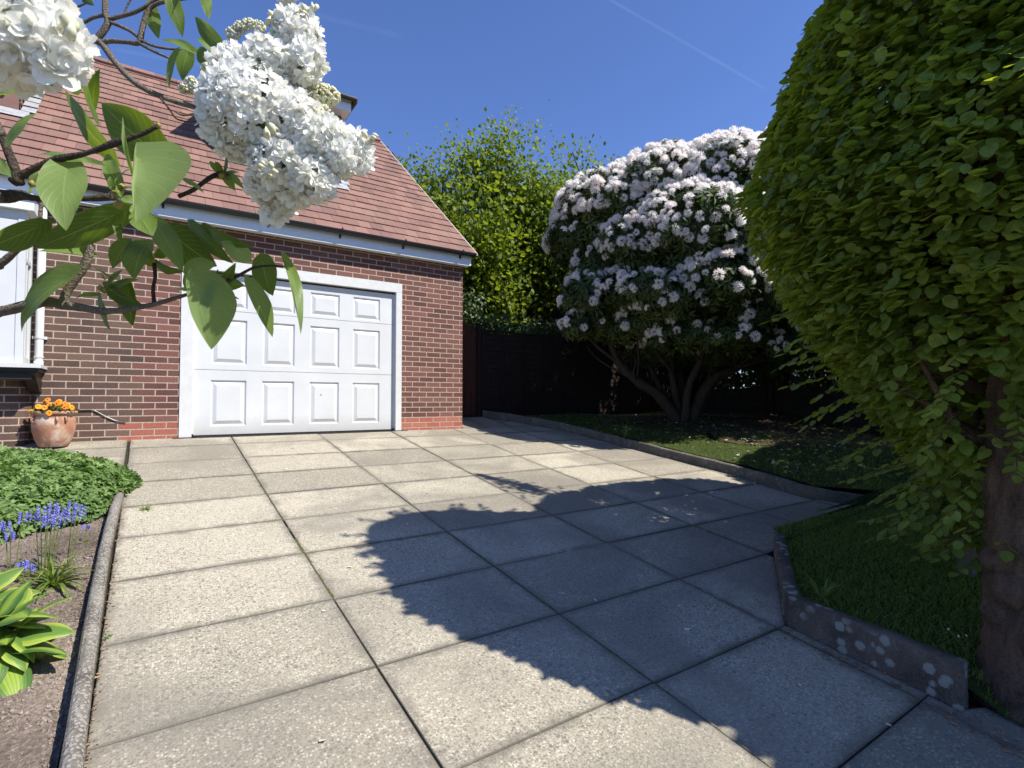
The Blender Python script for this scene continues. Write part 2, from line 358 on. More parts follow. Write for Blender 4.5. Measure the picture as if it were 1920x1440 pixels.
M = dict(
    brick=brickmat(), tile=roofmat(), slab=slabmat(),
    white=simple('white_upvc', (.565, .575, .58), .38, .05, 3.5, 0.05, 200, .5),
    whitep=simple('white_painted_frame', (.58, .585, .575), .5, .05, 14, .15, 120, .4),
    fascia=simple('white_fascia', (.70, .73, .76), .42, .03, 4),
    black=simple('black_gutter_plastic', (.022, .023, .025), .33, .1, 20),
    timber=simple('dark_timber', (.018, .014, .012), .55, .3, 20, .3),
    lead=simple('lead_flashing', (.33, .34, .35), .55, .2, 20, .3, 80),
    cream=simple('verge_mortar', (.50, .42, .33), .9, .15, 30, .5, 150),
    kerbL=stonemat('edging_concrete', (.050, .043, .036), (.33, .30, .255), .5, 70, (.52, .49, .44), .62, .40),
    kerbR=stonemat('kerb_concrete', (.07, .065, .05), (.22, .20, .165), .5, 18, (.30, .30, .26), .8, .42),
    lichen=stonemat('lichen_stone', (.065, .052, .042), (.20, .165, .135), .95, 15, (.33, .34, .295), .78, .44),
    soil=groundmat('soil', [(.045, .034, .026), (.155, .122, .098), (.33, .275, .23)], 48, .9),
    crumb=groundmat('soil_crumb', [(.035, .026, .02), (.17, .135, .11), (.50, .43, .37)], 70, .2),
    bedding=groundmat('joint_soil', [(.018, .015, .010), (.035, .030, .019), (.055, .055, .025)], 25),
    lawnbase=groundmat('lawn_ground', [(.020, .026, .008), (.036, .052, .013), (.06, .068, .022)], 22),
    litter=groundmat('leaf_litter', [(.030, .023, .015), (.060, .046, .030), (.10, .078, .052)], 26),
    bark=barkmat('hornbeam_bark', (.040, .026, .018), (.24, .165, .12), 16, .03),
    barkd=barkmat('rhododendron_bark', (.024, .018, .014), (.085, .064, .048), 14),
    lbark=barkmat('lilac_bark', (.09, .072, .055), (.34, .285, .22), 60),
    lbarkd=barkmat('dark_lilac_bark', (.035, .028, .022), (.13, .10, .078), 60),
    fence=barkmat('brown_stained_fence', (.014, .009, .008), (.046, .030, .024), 20),
    gate=barkmat('red_brown_gate', (.045, .020, .014), (.10, .045, .032), 20),
    post=barkmat('grey_post', (.10, .09, .065), (.20, .18, .13), 20),
)
def doormat():
    a = NT('white_garage_door'); v = a.obj(); s_ = a.n('ShaderNodeSeparateXYZ'); a.L(v, s_.inputs[0]); n1 = a.noise(2.2, 5, .6, vec=v); n2 = a.noise(26, 4, .7, vec=v)
    c = a.ramp(n1, [(.3, (.545, .555, .555)), (.7, (.60, .61, .61))])
    h = a.n('ShaderNodeMapRange'); a.L(a.math('ADD', s_.outputs[2], a.math('MULTIPLY', n2, -.12)), h.inputs[0]); h.inputs[1].default_value = .16; h.inputs[2].default_value = -.06
    c = a.mix(a.math('MULTIPLY', a.math('MAXIMUM', h.outputs[0], 0.0), .42), c, (.33, .31, .27))
    c = a.mix(a.math('MULTIPLY', a.ramp(n2, [(.60, 0.0), (.72, 1.0)]), .10), c, (.40, .38, .34))
    return a.done(a.pbsdf(c, .42, a.bump(a.noise(2.5, 2, vec=v), .25, .02), .45))
M['door'] = doormat()
M['hornleaf'] = leafmat('hornbeam_leaf', (.068, .116, .022), (.34, .44, .090), .48, .42, .5, 1.1, (1.65, 1.5, .35))
M['backleaf'] = leafmat('maple_leaf', (.075, .130, .020), (.27, .345, .062), .5, .5, .3, 1.1, (1.4, 1.3, .35))
M['rholeaf'] = leafmat('rhododendron_leaf', (.020, .034, .010), (.095, .140, .035), .18, .5, .3, 1.0)
M['ivyleaf'] = leafmat('ivy_leaf', (.014, .030, .008), (.06, .11, .022), .25, .4, .5)
M['shrubleaf'] = leafmat('geranium_leaf', (.058, .118, .030), (.235, .345, .105), .25, .55, .35, 1.1, (1.3, 1.4, .5))
M['lilleaf'] = None
M['grass'] = leafmat('grass_blade', (.070, .110, .018), (.23, .31, .060), .3, .5, .3)
M['strap'] = leafmat('strap_leaf', (.10, .16, .03), (.33, .40, .10), .4, .45, .4, 1.0, (1.3, 1.3, .4))
M['pansyleaf'] = leafmat('pansy_leaf', (.02, .05, .012), (.09, .15, .04), .25, .45, .5)

def lilacleafmat():
    a = NT('lilac_leaf'); uv = a.n('ShaderNodeTexCoord').outputs['UV']; s = a.n('ShaderNodeSeparateXYZ'); a.L(uv, s.inputs[0])
    u, v = s.outputs[0], s.outputs[1]; av = a.math('ABSOLUTE', v)
    t = a.attr(); g = a.n('ShaderNodeNewGeometry'); nz = a.noise(28, 4, .6, vec=g.outputs['Position']); cell = a.noise(240, 3, vec=g.outputs['Position'])
    c = a.ramp(a.math('ADD', a.math('MULTIPLY', t, .8), a.math('MULTIPLY', nz, .2)), [(.08, (.066, .125, .018)), (.5, (.145, .228, .044)), (.95, (.235, .335, .12))])
    mid = a.math('LESS_THAN', av, .028)
    sv = a.math('PINGPONG', a.math('SUBTRACT', a.math('MULTIPLY', u, 7.0), a.math('MULTIPLY', av, 3.4)), .5)
    side = a.math('MULTIPLY', a.ramp(sv, [(0.0, 1.0), (.08, 0.0)]), .52)
    vein = a.math('MAXIMUM', a.math('MULTIPLY', mid, .75), side)
    c = a.mix(vein, c, (.29, .38, .15))
    c = a.mix(a.math('MULTIPLY', a.ramp(a.noise(75, 3, .7, vec=g.outputs['Position']), [(.66, 0.0), (.72, 1.0)]), .35), c, (.20, .16, .05))
    edge = a.ramp(av, [(.93, 0.0), (1.0, .45)]); c = a.mix(edge, c, (.27, .31, .10))
    cb = a.mix(g.outputs['Backfacing'], c, a.mix(1.0, c, (1.2, 1.15, 1.3), 'MULTIPLY'))
    b = a.bump(a.math('SUBTRACT', a.math('MULTIPLY', cell, .3), a.math('MULTIPLY', vein, .6)), .35, .0012)
    p = a.pbsdf(cb, .46, b, .42)
    tr = a.n('ShaderNodeBsdfTranslucent'); a.L(a.mix(1.0, cb, (1.7, 1.5, .30), 'MULTIPLY'), tr.inputs[0])
    mx = a.n('ShaderNodeMixShader'); mx.inputs[0].default_value = .44; a.L(p, mx.inputs[1]); a.L(tr.outputs[0], mx.inputs[2])
    return a.done(mx.outputs[0])
M['lilleaf'] = lilacleafmat()

def petalmat(name, c0, c1, trans=.3, tr=None, rough=.6):
    a = NT(name); t = a.attr(); g = a.n('ShaderNodeNewGeometry'); nz = a.noise(60, 2, vec=g.outputs['Position'])
    c = a.ramp(a.math('ADD', a.math('MULTIPLY', t, .8), a.math('MULTIPLY', nz, .2)), [(0, c0), (1, c1)])
    p = a.pbsdf(c, rough, None, .25)
    tn = a.n('ShaderNodeBsdfTranslucent'); a.L(a.mix(1.0, c, tr or (1., 1., 1.), 'MULTIPLY'), tn.inputs[0])
    mx = a.n('ShaderNodeMixShader'); mx.inputs[0].default_value = trans; a.L(p, mx.inputs[1]); a.L(tn.outputs[0], mx.inputs[2])
    return a.done(mx.outputs[0])
M['lilac'] = petalmat('white_lilac_petal', (.88, .875, .81), (.95, .95, .93), .38, (1.0, .99, .95))
M['lilacbud'] = petalmat('cream_lilac_bud', (.66, .64, .38), (.86, .84, .66), .2)
M['truss'] = petalmat('pale_pink_petal', (.97, .87, .84), (.98, .97, .93), .46)
M['pansy'] = petalmat('orange_petal', (.72, .13, .012), (.90, .42, .02), .2)
M['pansye'] = simple('dark_pansy_eye', (.10, .012, .008), .6)
M['bluebell'] = petalmat('violet_blue_petal', (.13, .12, .50), (.34, .34, .78), .25)
M['deadpetal'] = petalmat('fallen_petal', (.55, .48, .42), (.85, .82, .78), .1)
M['deadleaf'] = petalmat('dead_leaf', (.14, .085, .05), (.46, .30, .19), .1)

# ================================================================== THE SETTING
# far ground sheet
def sheet(name, xs, ys, zf, mat, kind='structure', parent=None, loc=(0, 0, 0)):
    V = [(x, y, zf(x, y)) for y in ys for x in xs]; n = len(xs)
    F = [(j*n+i, j*n+i+1, (j+1)*n+i+1, (j+1)*n+i) for j in range(len(ys)-1) for i in range(n-1)]
    o = mesh(name, V, F, mat, parent, loc, True)
    if kind: o['kind'] = kind
    return o
def farz(x, y):
    d = max(0, math.hypot(x, y)-14)
    return gz(max(y, -14)) - .34 - .0*d
xs = [-600, -200, -60, -25]+list(np.arange(-12, 24.1, 2))+[40, 90, 250, 600]
ys = [-600, -200, -60, -25, -14]+list(np.arange(-12, 14.1, 2))+[20, 40, 90, 250, 600]
far = sheet('ground', xs, ys, farz, M['lawnbase'])

# ---- paving
def paving():
    xs = [-.455, .545, 1.571, 2.58, 3.60, 4.62, 5.66, 6.25]
    y0, b = 1.072, .6592
    ys = [-(y0+b*k) for k in range(-1, 10)]       # -0.413 ... -7.0
    ys = [0.02]+ys+[-7.66, -8.3, -9.0]
    mb = MB(); rnd = random.Random(3)
    def kerbx(y):   # right-hand limit of the paving
        P = [(.95, 4.62), (.81, 4.62), (.46, 5.0), (-.37, 5.41), (-1.44, 5.57), (-2.66, 5.66), (-3.42, 5.75), (-4.31, 5.66), (-4.87, 6.07), (-4.96, 6.07)]
        for (ya, xa), (yb, xb) in zip(P, P[1:]):
            if ya >= y >= yb: return xa+(xb-xa)*(ya-y)/(ya-yb)
        return 4.7 if y > 0 else None
    def lim(y):
        if y > -4.952: return kerbx(y)
        P = [(-4.952, 3.86), (-5.03, 3.70), (-5.69, 2.655), (-6.48, 2.655), (-6.5, 2.80), (-9.2, 2.80)]
        for (ya, xa), (yb, xb) in zip(P, P[1:]):
            if ya >= y >= yb: return xa+(xb-xa)*(ya-y)/(ya-yb)
        return 2.66
    def slab(x0, x1, ya, yb, xr=None, tone=None, dz=0.):
        """one slab, corners x0..x1, ya (far) .. yb (near); xr(y) = optional right-hand limit"""
        g = .0042+rnd.random()*.0030; t = tone if tone is not None else rnd.random()
        tl = [rnd.uniform(-.0025, .0025) for _ in range(3)]; cut = xr is not None
        nx, ny = 7, (13 if cut else 5); V = []; W = []; sx = rnd.uniform(-.002, .002)
        for j in range(ny):
            fy = j/(ny-1); y = ya-g-(ya-yb-2*g)*fy; xe = x1 if not cut else max(x0+2*g+.002, min(x1, xr(y)))
            for i in range(nx):
                fx = i/(nx-1); x = x0+g+sx+(xe-x0-2*g)*fx
                V.append((x, y, gz(y)+dz+tl[0]+tl[1]*(fx-.5)+tl[2]*(fy-.5))); W.append((min(x-x0-g, xe-x-g), min(ya-y-g, y-yb-g)))
        F = []; U = []
        for j in range(ny-1):
            for i in range(nx-1):
                f = (j*nx+i, (j+1)*nx+i, (j+1)*nx+i+1, j*nx+i+1); F.append(f); U += [(max(W[k][0], 0), max(W[k][1], 0)) for k in f]
        ring = [i for i in range(nx)]+[j*nx+nx-1 for j in range(1, ny)]+[(ny-1)*nx+i for i in range(nx-2, -1, -1)]+[j*nx for j in range(ny-2, 0, -1)]
        b0 = len(V); m = len(ring); cx = sum(V[k][0] for k in ring)/m; cy = sum(V[k][1] for k in ring)/m
        for lvl in ((.0026, .003), (.0028, .045)):
            for k in ring:
                x, y, z = V[k]; dx = lvl[0]*(1 if x > cx else -1); dy = lvl[0]*(1 if y > cy else -1); ed = (k % nx in (0, nx-1)); ej = (k//nx in (0, ny-1))
                V.append((x+(dx if ed else 0), y+(dy if ej else 0), z-lvl[1]+rnd.uniform(-.0007, .0007)))
        for k in range(m):
            k2 = (k+1) % m
            for f in ((ring[k2], ring[k], b0+k, b0+k2), (b0+k2, b0+k, b0+m+k, b0+m+k2)): F.append(f); U += [(0, 0)]*4
        mb.add(V, F, t, U)
    for j in range(len(ys)-1):
        for i in range(len(xs)-1):
            x0, x1 = xs[i], xs[i+1]; ya, yb = ys[j], ys[j+1]
            if x0 >= 3.7 and yb < -4.95 < ya: yb = -4.952
            if x0 >= 3.5 and ya < -4.96: continue
            la, lm, lb = lim(ya-.001), lim((ya+yb)/2), lim(yb+.001); hi = max(la, lm, lb)
            if x0 >= hi-.03: continue
            slab(x0, x1, ya, yb, lim if min(la, lm, lb) < x1 else None, tone=1.0 if (i == 4 and j == 3) else (.9 if (i, j) in ((4, 4), (2, 6)) else None), dz=-.001*(min(la, lb) < x1))
    # narrow strip of path under the gate, behind the house corner
    for k in range(2): slab(3.80+k*.46, 4.25+k*.46, .95, .03, tone=.3)
    slab(4.72, 5.1, .95, .47, lim, tone=.3); slab(4.72, 5.4, .47, .03, lim, tone=.4)
    # small slabs of the path in front of the bay window
    yy = [0.02, -.36, -.74, -1.12]
    for j in range(3):
        x = -.475
        for i in range(7):
            wd = .60; slab(x-wd, x, yy[j], yy[j+1], tone=.35+.4*rnd.random()); x -= wd
    o = mb.build('driveway', M['slab'], None, (0, 0, 0)); o['kind'] = 'structure'
    # bedding under the joints
    sheet('paving_bed', [-.505, 0, 2, 2.80], list(np.arange(-9, 1.0, .5)), lambda x, y: gz(y)-.020, M['bedding'])
    sheet('paving_bed', [-5, -3, -.461], [-1.125, -.6, .02], lambda x, y: gz(y)-.0205, M['bedding'])
    sheet('paving_bed', [2.80, 4, 5, 5.8], list(np.arange(-4.85, 1.0, .45)), lambda x, y: gz(y)-.0205, M['bedding'])
    return lim
lim = paving()

# ---- lawn on the right, a step above the paving
def lawnz(x, y):
    b = .125+.15*max(0, min(x-5.8, 1.5))
    if y < -6.44: b -= .118*min(1, (-6.44-y)/.12)*max(0, 1-(x-2.74)/.42)
    z = gz(y)+b
    if y > -1.4: z = min(z, max(gz(-1.4)+b, gz(y)+.012))
    z += .03*sin(2.1*x+.4)*sin(1.7*y)*min(1, max(0, x-6.2))
    return z
KR = [(4.70, .93), (5.06, .50), (5.47, -.37), (5.64, -1.44), (5.74, -2.66), (5.83, -3.42), (5.76, -4.31), (6.10, -4.83)]
def lawn():
    rows = []
    ysn = list(np.arange(-9.0, 1.3, .3))
    edge = [(2.76, -9.), (2.76, -6.5), (2.76, -5.72), (3.76, -5.08)]
    V = []; F = []
    def xl(y):
        if y <= -5.72: return 2.76
        if y <= -5.08: return 2.76+(y+5.72)/.64*1.0
        if y <= -4.93: return 3.76+(y+5.08)/.15*.1
        for (xa, ya), (xb, yb) in zip(KR, KR[1:]):
            if ya >= y >= yb: return xa+(xb-xa)*(ya-y)/(ya-yb)+.04
        return 4.74
    ysn = sorted(set([round(a, 3) for a in ysn]+[-5.72, -5.08, -4.94, -4.93, -4.84, -4.31, -3.42, -2.66, -1.44, -.37, .5, .93]))
    fr = list(np.linspace(0, 1, 26)**1.6)
    for y in ysn:
        a = xl(y) if y != -4.93 else 6.12
        for f in fr:
            x = a+(20-a)*f; V.append((x, y, lawnz(x, y)))
    n = len(fr)
    F = [(j*n+i, j*n+i+1, (j+1)*n+i+1, (j+1)*n+i) for j in range(len(ysn)-1) for i in range(n-1)]
    o = mesh('lawn', V, F, M['lawnbase'], None, (0, 0, 0), True); o['kind'] = 'structure'
    # turf bank cut along the edge of the square recess
    B = MB(); P = [(3.72, -5.03), (4.6, -4.97), (5.4, -4.92), (6.16, -4.88)]
    for (xa, ya), (xb, yb) in zip(P, P[1:]):
        B.add([(xa, ya, gz(ya)-.03), (xb, yb, gz(yb)-.03), (xb, yb-.02, lawnz(xb, yb)+.003), (xa, ya-.02, lawnz(xa, ya)+.003), (xb, yb-.12, lawnz(xb, yb)+.004), (xa, ya-.12, lawnz(xa, ya)+.004)], [(0, 1, 2, 3), (3, 2, 4, 5)])
    B.build('lawn_bank', M['lawnbase'], None, (0, 0, 0)); bpy.data.objects['lawn_bank']['kind'] = 'structure'
    return xl
lawn_xl = lawn()
# leaf-strewn earth below the rhododendron
def litterz(x, y): return lawnz(x, y)+.006
V = []; F = []; n = 40
c0 = (8.6, -1.7)
V.append((c0[0], c0[1], litterz(*c0)))
for r in (.3, .6, .85, 1.0):
    for k in range(n):
        th = 2*pi*k/n; rr = r*(1+.12*sin(3*th+1)+.08*sin(7*th)); x = c0[0]+3.3*rr*cos(th); y = c0[1]+2.0*rr*sin(th); y = min(y, .86); x = max(x, 6.75+.25*sin(3*y)); V.append((x, y, litterz(x, y)))
F = [(0, 1+k, 1+(k+1) % n) for k in range(n)]
for q in range(3):
    F += [(1+q*n+k, 1+(q+1)*n+k, 1+(q+1)*n+(k+1) % n, 1+q*n+(k+1) % n) for k in range(n)]
mesh('bare_earth', V, F, M['litter'], None, (0, 0, 0), True)['kind'] = 'structure'

# ---- flower bed on the left
def bedz(x, y): return gz(y)-.045+.02*sin(3*x)*sin(2.3*y)+.012*sin(9*x+2)*sin(8*y)
def bed():
    xs = list(np.linspace(-5, -.9, 12))+[-.8, -.7, -.62, -.53]; ys = list(np.arange(-9, -1.1, .12))
    sheet('flower_bed', xs, ys, lambda x, y: bedz(x, y)+.012*random.random()*(x < -.55), M['soil'])
bed()
# soil crumbs and small stones
n = 24000; P = np.c_[-.545-1.4*rng.random(n)**1.2, rng.uniform(-5.4, -2.0, n), np.zeros(n)]; P[:, 2] = [bedz(a, b)+.004 for a, b, _ in P]
crumb = ([(1, 0, 0), (0, 1, 0), (-1, 0, 0), (0, -1, 0), (0, 0, .8), (0, 0, -.8)], [(0, 1, 4), (1, 2, 4), (2, 3, 4), (3, 0, 4), (1, 0, 5), (2, 1, 5), (3, 2, 5), (0, 3, 5)])
o = scatter('soil_crumbs', crumb, P, rdir(n), rdir(n), .003+.0095*rng.random(n)**2.2, M['crumb'], None, (0, 0, 0)); tag(o, 'loose dark crumbs of soil over the flower bed', 'soil', kind='stuff')

# ================================================================== EDGING
def sweep_box(P, w, h0, h1, mat, name, label, cat, round_top=False, extra_h=None):
    P = np.array([(x, y, 0) for x, y in P]); P = crom(P, 6); d = nrm(np.gradient(P, axis=0)); nx = np.c_[d[:, 1], -d[:, 0], np.zeros(len(d))]
    prof = [(-w/2, h0), (-w/2, h1-.012), (-w/2+.012, h1), (w/2-.012, h1), (w/2, h1-.012), (w/2, h0)]
    if round_top: prof = [(-w/2, h0), (-w/2, h1-w/2)]+[(-w/2*cos(a), h1-w/2+w/2*sin(a)) for a in np.linspace(.35, pi-.35, 6)]+[(w/2, h1-w/2), (w/2, h0)]
    m = len(prof); V = []
    for i, p in enumerate(P):
        j = 1+.05*random.uniform(-1, 1)
        for a, z in prof:
            V.append((p[0]+nx[i][0]*a*j, p[1]+nx[i][1]*a*j, gz(p[1])+z*(j if z > 0 else 1)))
    F = [(i*m+k, i*m+k+1, (i+1)*m+k+1, (i+1)*m+k) for i in range(len(P)-1) for k in range(m-1)]
    F += [tuple(range(m))[::-1], tuple((len(P)-1)*m+k for k in range(m))]
    o = mesh(name, V, F, mat, None, (P[0][0], P[0][1], gz(P[0][1])), False)
    return tag(o, label, cat)
sweep_box([(-.455, -6.6), (-.478, -5.3), (-.495, -4.3), (-.50, -3.3), (-.49, -2.6), (-.475, -2.1), (-.50, -1.75)], .062, -.10, .055, M['kerbL'], 'garden_edging',
          'long rounded mottled concrete edging between the flower bed and the paving', 'edging', True)
sweep_box([(a-.0, b) for a, b in KR[:-1]]+[(6.08, -4.80)], .075, -.05, .118, M['kerbR'], 'lawn_kerb', 'low mossy concrete kerb curving along the far side of the paving', 'kerb')

def stone(name, a, b, w, ha, hb, label, side=1):
    a = np.array(a); b = np.array(b); d = nrm(b-a); nx = np.array([d[1], -d[0]])*side; V = []; F = []
    NS, prof = 14, [(0, -.06), (0, .3), (0, .65), (0, .93), (.07, 1.0), (.5, 1.0), (.93, 1.0), (1, .93), (1, -.06)]
    m = len(prof); rr = random.Random(5)
    for i in range(NS+1):
        f = i/NS; p = a+(b-a)*f; h = ha+(hb-ha)*f
        for k, (q, z) in enumerate(prof):
            jx = rr.uniform(-.0035, .0035); jz = rr.uniform(-.004, .004)
            V.append((p[0]+nx[0]*(q*w+jx), p[1]+nx[1]*(q*w+jx), gz(p[1])+(z*h if z > 0 else z)+jz*(z > 0)))
    F = [(i*m+k, i*m+k+1, (i+1)*m+k+1, (i+1)*m+k) for i in range(NS) for k in range(m-1)]
    F += [tuple(range(m))[::-1], tuple(NS*m+k for k in range(m))]
    return tag(mesh(name, V, F, M['lichen'], None, (a[0], a[1], gz(a[1])), True), label, 'kerb stone', None)
stone('kerb_stone', (2.66, -5.70), (2.66, -6.47), .075, .165, .20, 'long dark kerb stone blotched with pale lichen, nearest the hornbeam trunk', -1)
stone('kerb_stone', (3.70, -5.03), (2.675, -5.675), .075, .150, .165, 'weathered upright kerb stone set at an angle to the long lichened one', -1)

# ================================================================== HOUSE
H = thing('brick_house', 'red brick house end with tiled roof, garage and bay window', 'house', (0, 0, 0))
def wall():
    m = MB(); t = .105; top = 2.70
    m.box(2.74, 3.753, 0, 6.1, -.25, top, skip='')          # right pier + side (solid pier strip)
    m.V = []; m.F = []; m.T = []; m.U = []
    # front: right pier, left part, above the door (butted end to end)
    m.box(2.742, 3.753, 0, .105, -.25, top, skip='r')
    m.box(-4.5, -.002, 0, .105, -.25, top)
    m.box(-.002, 2.742, 0, .105, 2.102, top, skip='lr')
    # side wall and gable
    m.add([(3.753, 0, -.25), (3.753, 6.2, -.25), (3.753, 6.2, 2.7), (3.753, 3.0, 5.52), (3.753, 0, 2.7)], [(0, 1, 2, 3, 4)], .5,
          [(50, -.25), (56.2, -.25), (56.2, 2.7), (53, 5.52), (50, 2.7)])
    m.add([(3.66, .105, -.25), (3.66, 6.2, -.25), (3.66, 6.2, 2.7), (3.66, 3.0, 5.5), (3.66, .105, 2.7)], [(4, 3, 2, 1, 0)], .5, [(0, 0)]*5)
    m.box(-4.5, 3.753, 6.2, 6.3, -.25, 2.7); m.box(-4.6, -4.5, 0, 6.3, -.25, 2.7)
    return m.build('wall', M['brick'], H)
wall()
SL = .93
def rz(y): return 2.685+SL*(y+.2)
def vx(y): return 3.865-.118*(y+.2)
def roof():
    m = MB(); th = .020; ex = .213; dy = ex/math.sqrt(1+SL*SL); ln = math.sqrt(1+SL*SL)
    un = np.array([0, -SL, 1])/ln; n = 20; rr = random.Random(2); y = -.235
    V = [(-4.8, -.235, rz(-.235)-.015), (3.8, -.235, rz(-.235)-.015), (3.42, 3.0, rz(3.0)-.015), (-4.8, 3.0, rz(3.0)-.015)]
    m.add(V, [(0, 1, 2, 3)], .3, [(0, 0)]*4)
    for j in range(n+1):
        ya = y+j*dy; yb = min(ya+dy*1.08, 3.02)
        if ya > 2.98: break
        tw = .178; x = -4.8-(tw/2 if j % 2 else 0)+.03
        while x < vx(ya)-.01:
            x1 = x+tw-.0028; xe1 = min(x1, vx(ya)); xe2 = min(x1, vx(yb))
            if xe1-x > .015:
                l = rr.uniform(-.0025, .0035); k = rr.uniform(-.0015, .0015)
                def pt(xx, yy, h): return (xx, yy-un[1]*0+un[1]*h, rz(yy)+un[2]*h)
                a0 = pt(x, ya, th+l+k); a1 = pt(xe1, ya, th+l-k); b1 = pt(xe2, yb, th*.25); b0 = pt(x, yb, th*.25)
                c0 = pt(x, ya, -.004); c1 = pt(xe1, ya, -.004)
                m.add([a0, a1, b1, b0, c0, c1, pt(xe2, yb, -.01), pt(x, yb, -.01)], [(0, 1, 2, 3), (4, 5, 1, 0), (1, 5, 6, 2), (4, 0, 3, 7)], rr.random(), [(0, 0)]*16)
            x += tw
    # back slope
    m.add([(-4.8, 3.0, rz(3)), (3.47, 3.0, rz(3)), (3.86, 6.4, 2.55), (-4.8, 6.4, 2.55)], [(0, 1, 2, 3)], .5, [(0, 0)]*4)
    R = m.build('roof', M['tile'], H)
    r = MB(); x = -4.8
    while x < 3.46:
        x1 = min(x+.30, 3.47); P = []
        for a in np.linspace(0, pi, 8): P.append((3.0-.115*cos(a), rz(3)-.035+.085*sin(a)))
        r.prism(P+[(3.09, rz(3)-.06), (2.91, rz(3)-.06)][::1], 0, x, x1-.006, random.random()); x += .30
    r.build('ridge_tiles', M['tile'], R)
    # verge: pale bedded edge
    v = MB(); N = 24
    for i in range(N):
        ya = -.23+i*(3.2/N); yb = ya+3.2/N
        A = [(vx(ya)+.004, ya, rz(ya)-.012), (vx(ya)+.022, ya, rz(ya)-.012), (vx(ya)+.022, ya, rz(ya)+.020), (vx(ya)+.004, ya, rz(ya)+.020)]
        B = [(vx(yb)+.004, yb, rz(yb)-.012), (vx(yb)+.022, yb, rz(yb)-.012), (vx(yb)+.022, yb, rz(yb)+.020), (vx(yb)+.004, yb, rz(yb)+.020)]
        v.add(A+B, [(0, 1, 5, 4), (1, 2, 6, 5), (2, 3, 7, 6), (3, 0, 4, 7), (0, 3, 2, 1), (4, 5, 6, 7)], .5, [(0, 0)]*24)
    v.build('verge', M['cream'], R)
roof()
def eaves():
    f = MB(); f.box(-4.8, 3.80, -.145, -.123, 2.500, 2.660); f.box(-4.8, 3.80, -.123, -.002, 2.500, 2.508)
    f.box(3.800, 3.822, -.145, .02, 2.500, 2.700)
    F = f.build('fascia', M['fascia'], H)
    l = MB(); 
    for xa, xb in ((-4.8, -1.3), (-1.296, .23), (.234, 1.66), (1.664, 2.93), (2.934, 3.80)): l.box(xa, xb, -.153, -.121, 2.487, 2.4995)
    l.build('soffit_lip', M['white'], F)
    g = MB(); R0 = .056; P = []
    cy, cz = -.207, 2.672
    for a in np.linspace(pi, 2*pi, 10): P.append((cy+R0*cos(a), cz+R0*sin(a)))
    for a in np.linspace(2*pi, pi, 10): P.append((cy+(R0-.006)*cos(a), cz+(R0-.006)*sin(a)))
    g.prism(P, 0, -4.8, 3.835)
    # end cap
    g.prism([(cy+R0*1.04*cos(a), cz+R0*1.04*sin(a)) for a in np.linspace(pi, 2*pi, 12)], 0, 3.836, 3.846)
    G = g.build('gutter', M['black'], H, smooth=False)
    for x in (-2.2, -1.2, -.2, .88, 1.79, 2.69, 3.62):
        b = MB(); Q = [(cy+(R0+.006)*cos(a), cz+(R0+.006)*sin(a)) for a in np.linspace(pi*.97, 2*pi, 10)]+[(cy+(R0+.0005)*cos(a), cz+(R0+.0005)*sin(a)) for a in np.linspace(2*pi, pi*.97, 10)]
        b.prism(Q, 0, x-.018, x+.018); b.box(x-.012, x+.012, -.165, -.146, 2.575, 2.66); b.tube([(x, -.262, 2.672), (x, -.272, 2.69)], [.01, .007], 6)
        b.build('bracket', M['black'], G)
eaves()
def garage():
    fr = MB(); fr.box(0, .128, -.014, .10, -.038, 1.968); fr.box(2.652, 2.74, -.014, .10, -.038, 1.968); fr.box(0, 2.74, -.014, .10, 1.970, 2.10)
    fr.box(.128, .146, .03, .10, 0, 1.94); fr.box(2.634, 2.652, .03, .10, 0, 1.94)
    F = fr.build('garage_frame', M['whitep'], H)
    s = MB(); s.box(-.06, 2.83, -.032, .02, -.055, -.034); s.build('threshold', M['timber'], F)
    d = MB(); Y = .052; cols = [(.32, .71), (.89, 1.275), (1.47, 1.855), (2.045, 2.43)]
    secs = [(-.016, .766, (.085, .645)), (.771, 1.498, (.84, 1.395)), (1.503, 1.945, (1.535, 1.845))]
    def quad(x0, x1, z0, z1, y=Y): d.add([(x0, y, z0), (x1, y, z0), (x1, y, z1), (x0, y, z1)], [(0, 1, 2, 3)])
    for z0, z1, (p0, p1) in secs:
        X = [.147]+[c for cc in cols for c in cc]+[2.633]
        for i in range(len(X)-1):
            a, b = X[i], X[i+1]
            if i % 2 == 0: quad(a, b, z0, z1)
            else:
                quad(a, b, z0, p0); quad(a, b, p1, z1)
                rings = [(0, 0), (.005, .008), (.016, .017), (.026, .017), (.066, -.001), (.074, -.001)]
                R = [[(a+o, Y+h, p0+o), (b-o, Y+h, p0+o), (b-o, Y+h, p1-o), (a+o, Y+h, p1-o)] for o, h in rings]
                for r0, r1 in zip(R, R[1:]): d.add(r0+r1, [(k, (k+1) % 4, 4+(k+1) % 4, 4+k) for k in range(4)])
                d.add(R[-1], [(0, 1, 2, 3)])
        for zz, s2 in ((z1, 1), (z0, -1)): d.add([(.147, Y, zz), (2.633, Y, zz), (2.633, Y+.02, zz), (.147, Y+.02, zz)], [(0, 1, 2, 3) if s2 > 0 else (3, 2, 1, 0)])
    d.box(.147, 2.633, Y+.02, Y+.03, -.016, 1.945)
    D = d.build('garage_door', M['door'], H)
    h = MB(); h.box(1.50, 1.506, Y-.001, Y-.0005, .47, .476); h.lathe([(0, -.004), (.008, -.004), (.008, .004), (0, .004)], (1.62, Y-.004, .478), 10); h.build('lock', M['lead'], D)
    b = MB(); b.box(.05, 2.73, .11, .16, -.1, 2.4); b.build('lining', M['timber'], F)
    st = MB(); st.box(.147, 2.633, .04, .075, -.036, -.0165); st.build('seal_strip', M['black'], D)
garage()
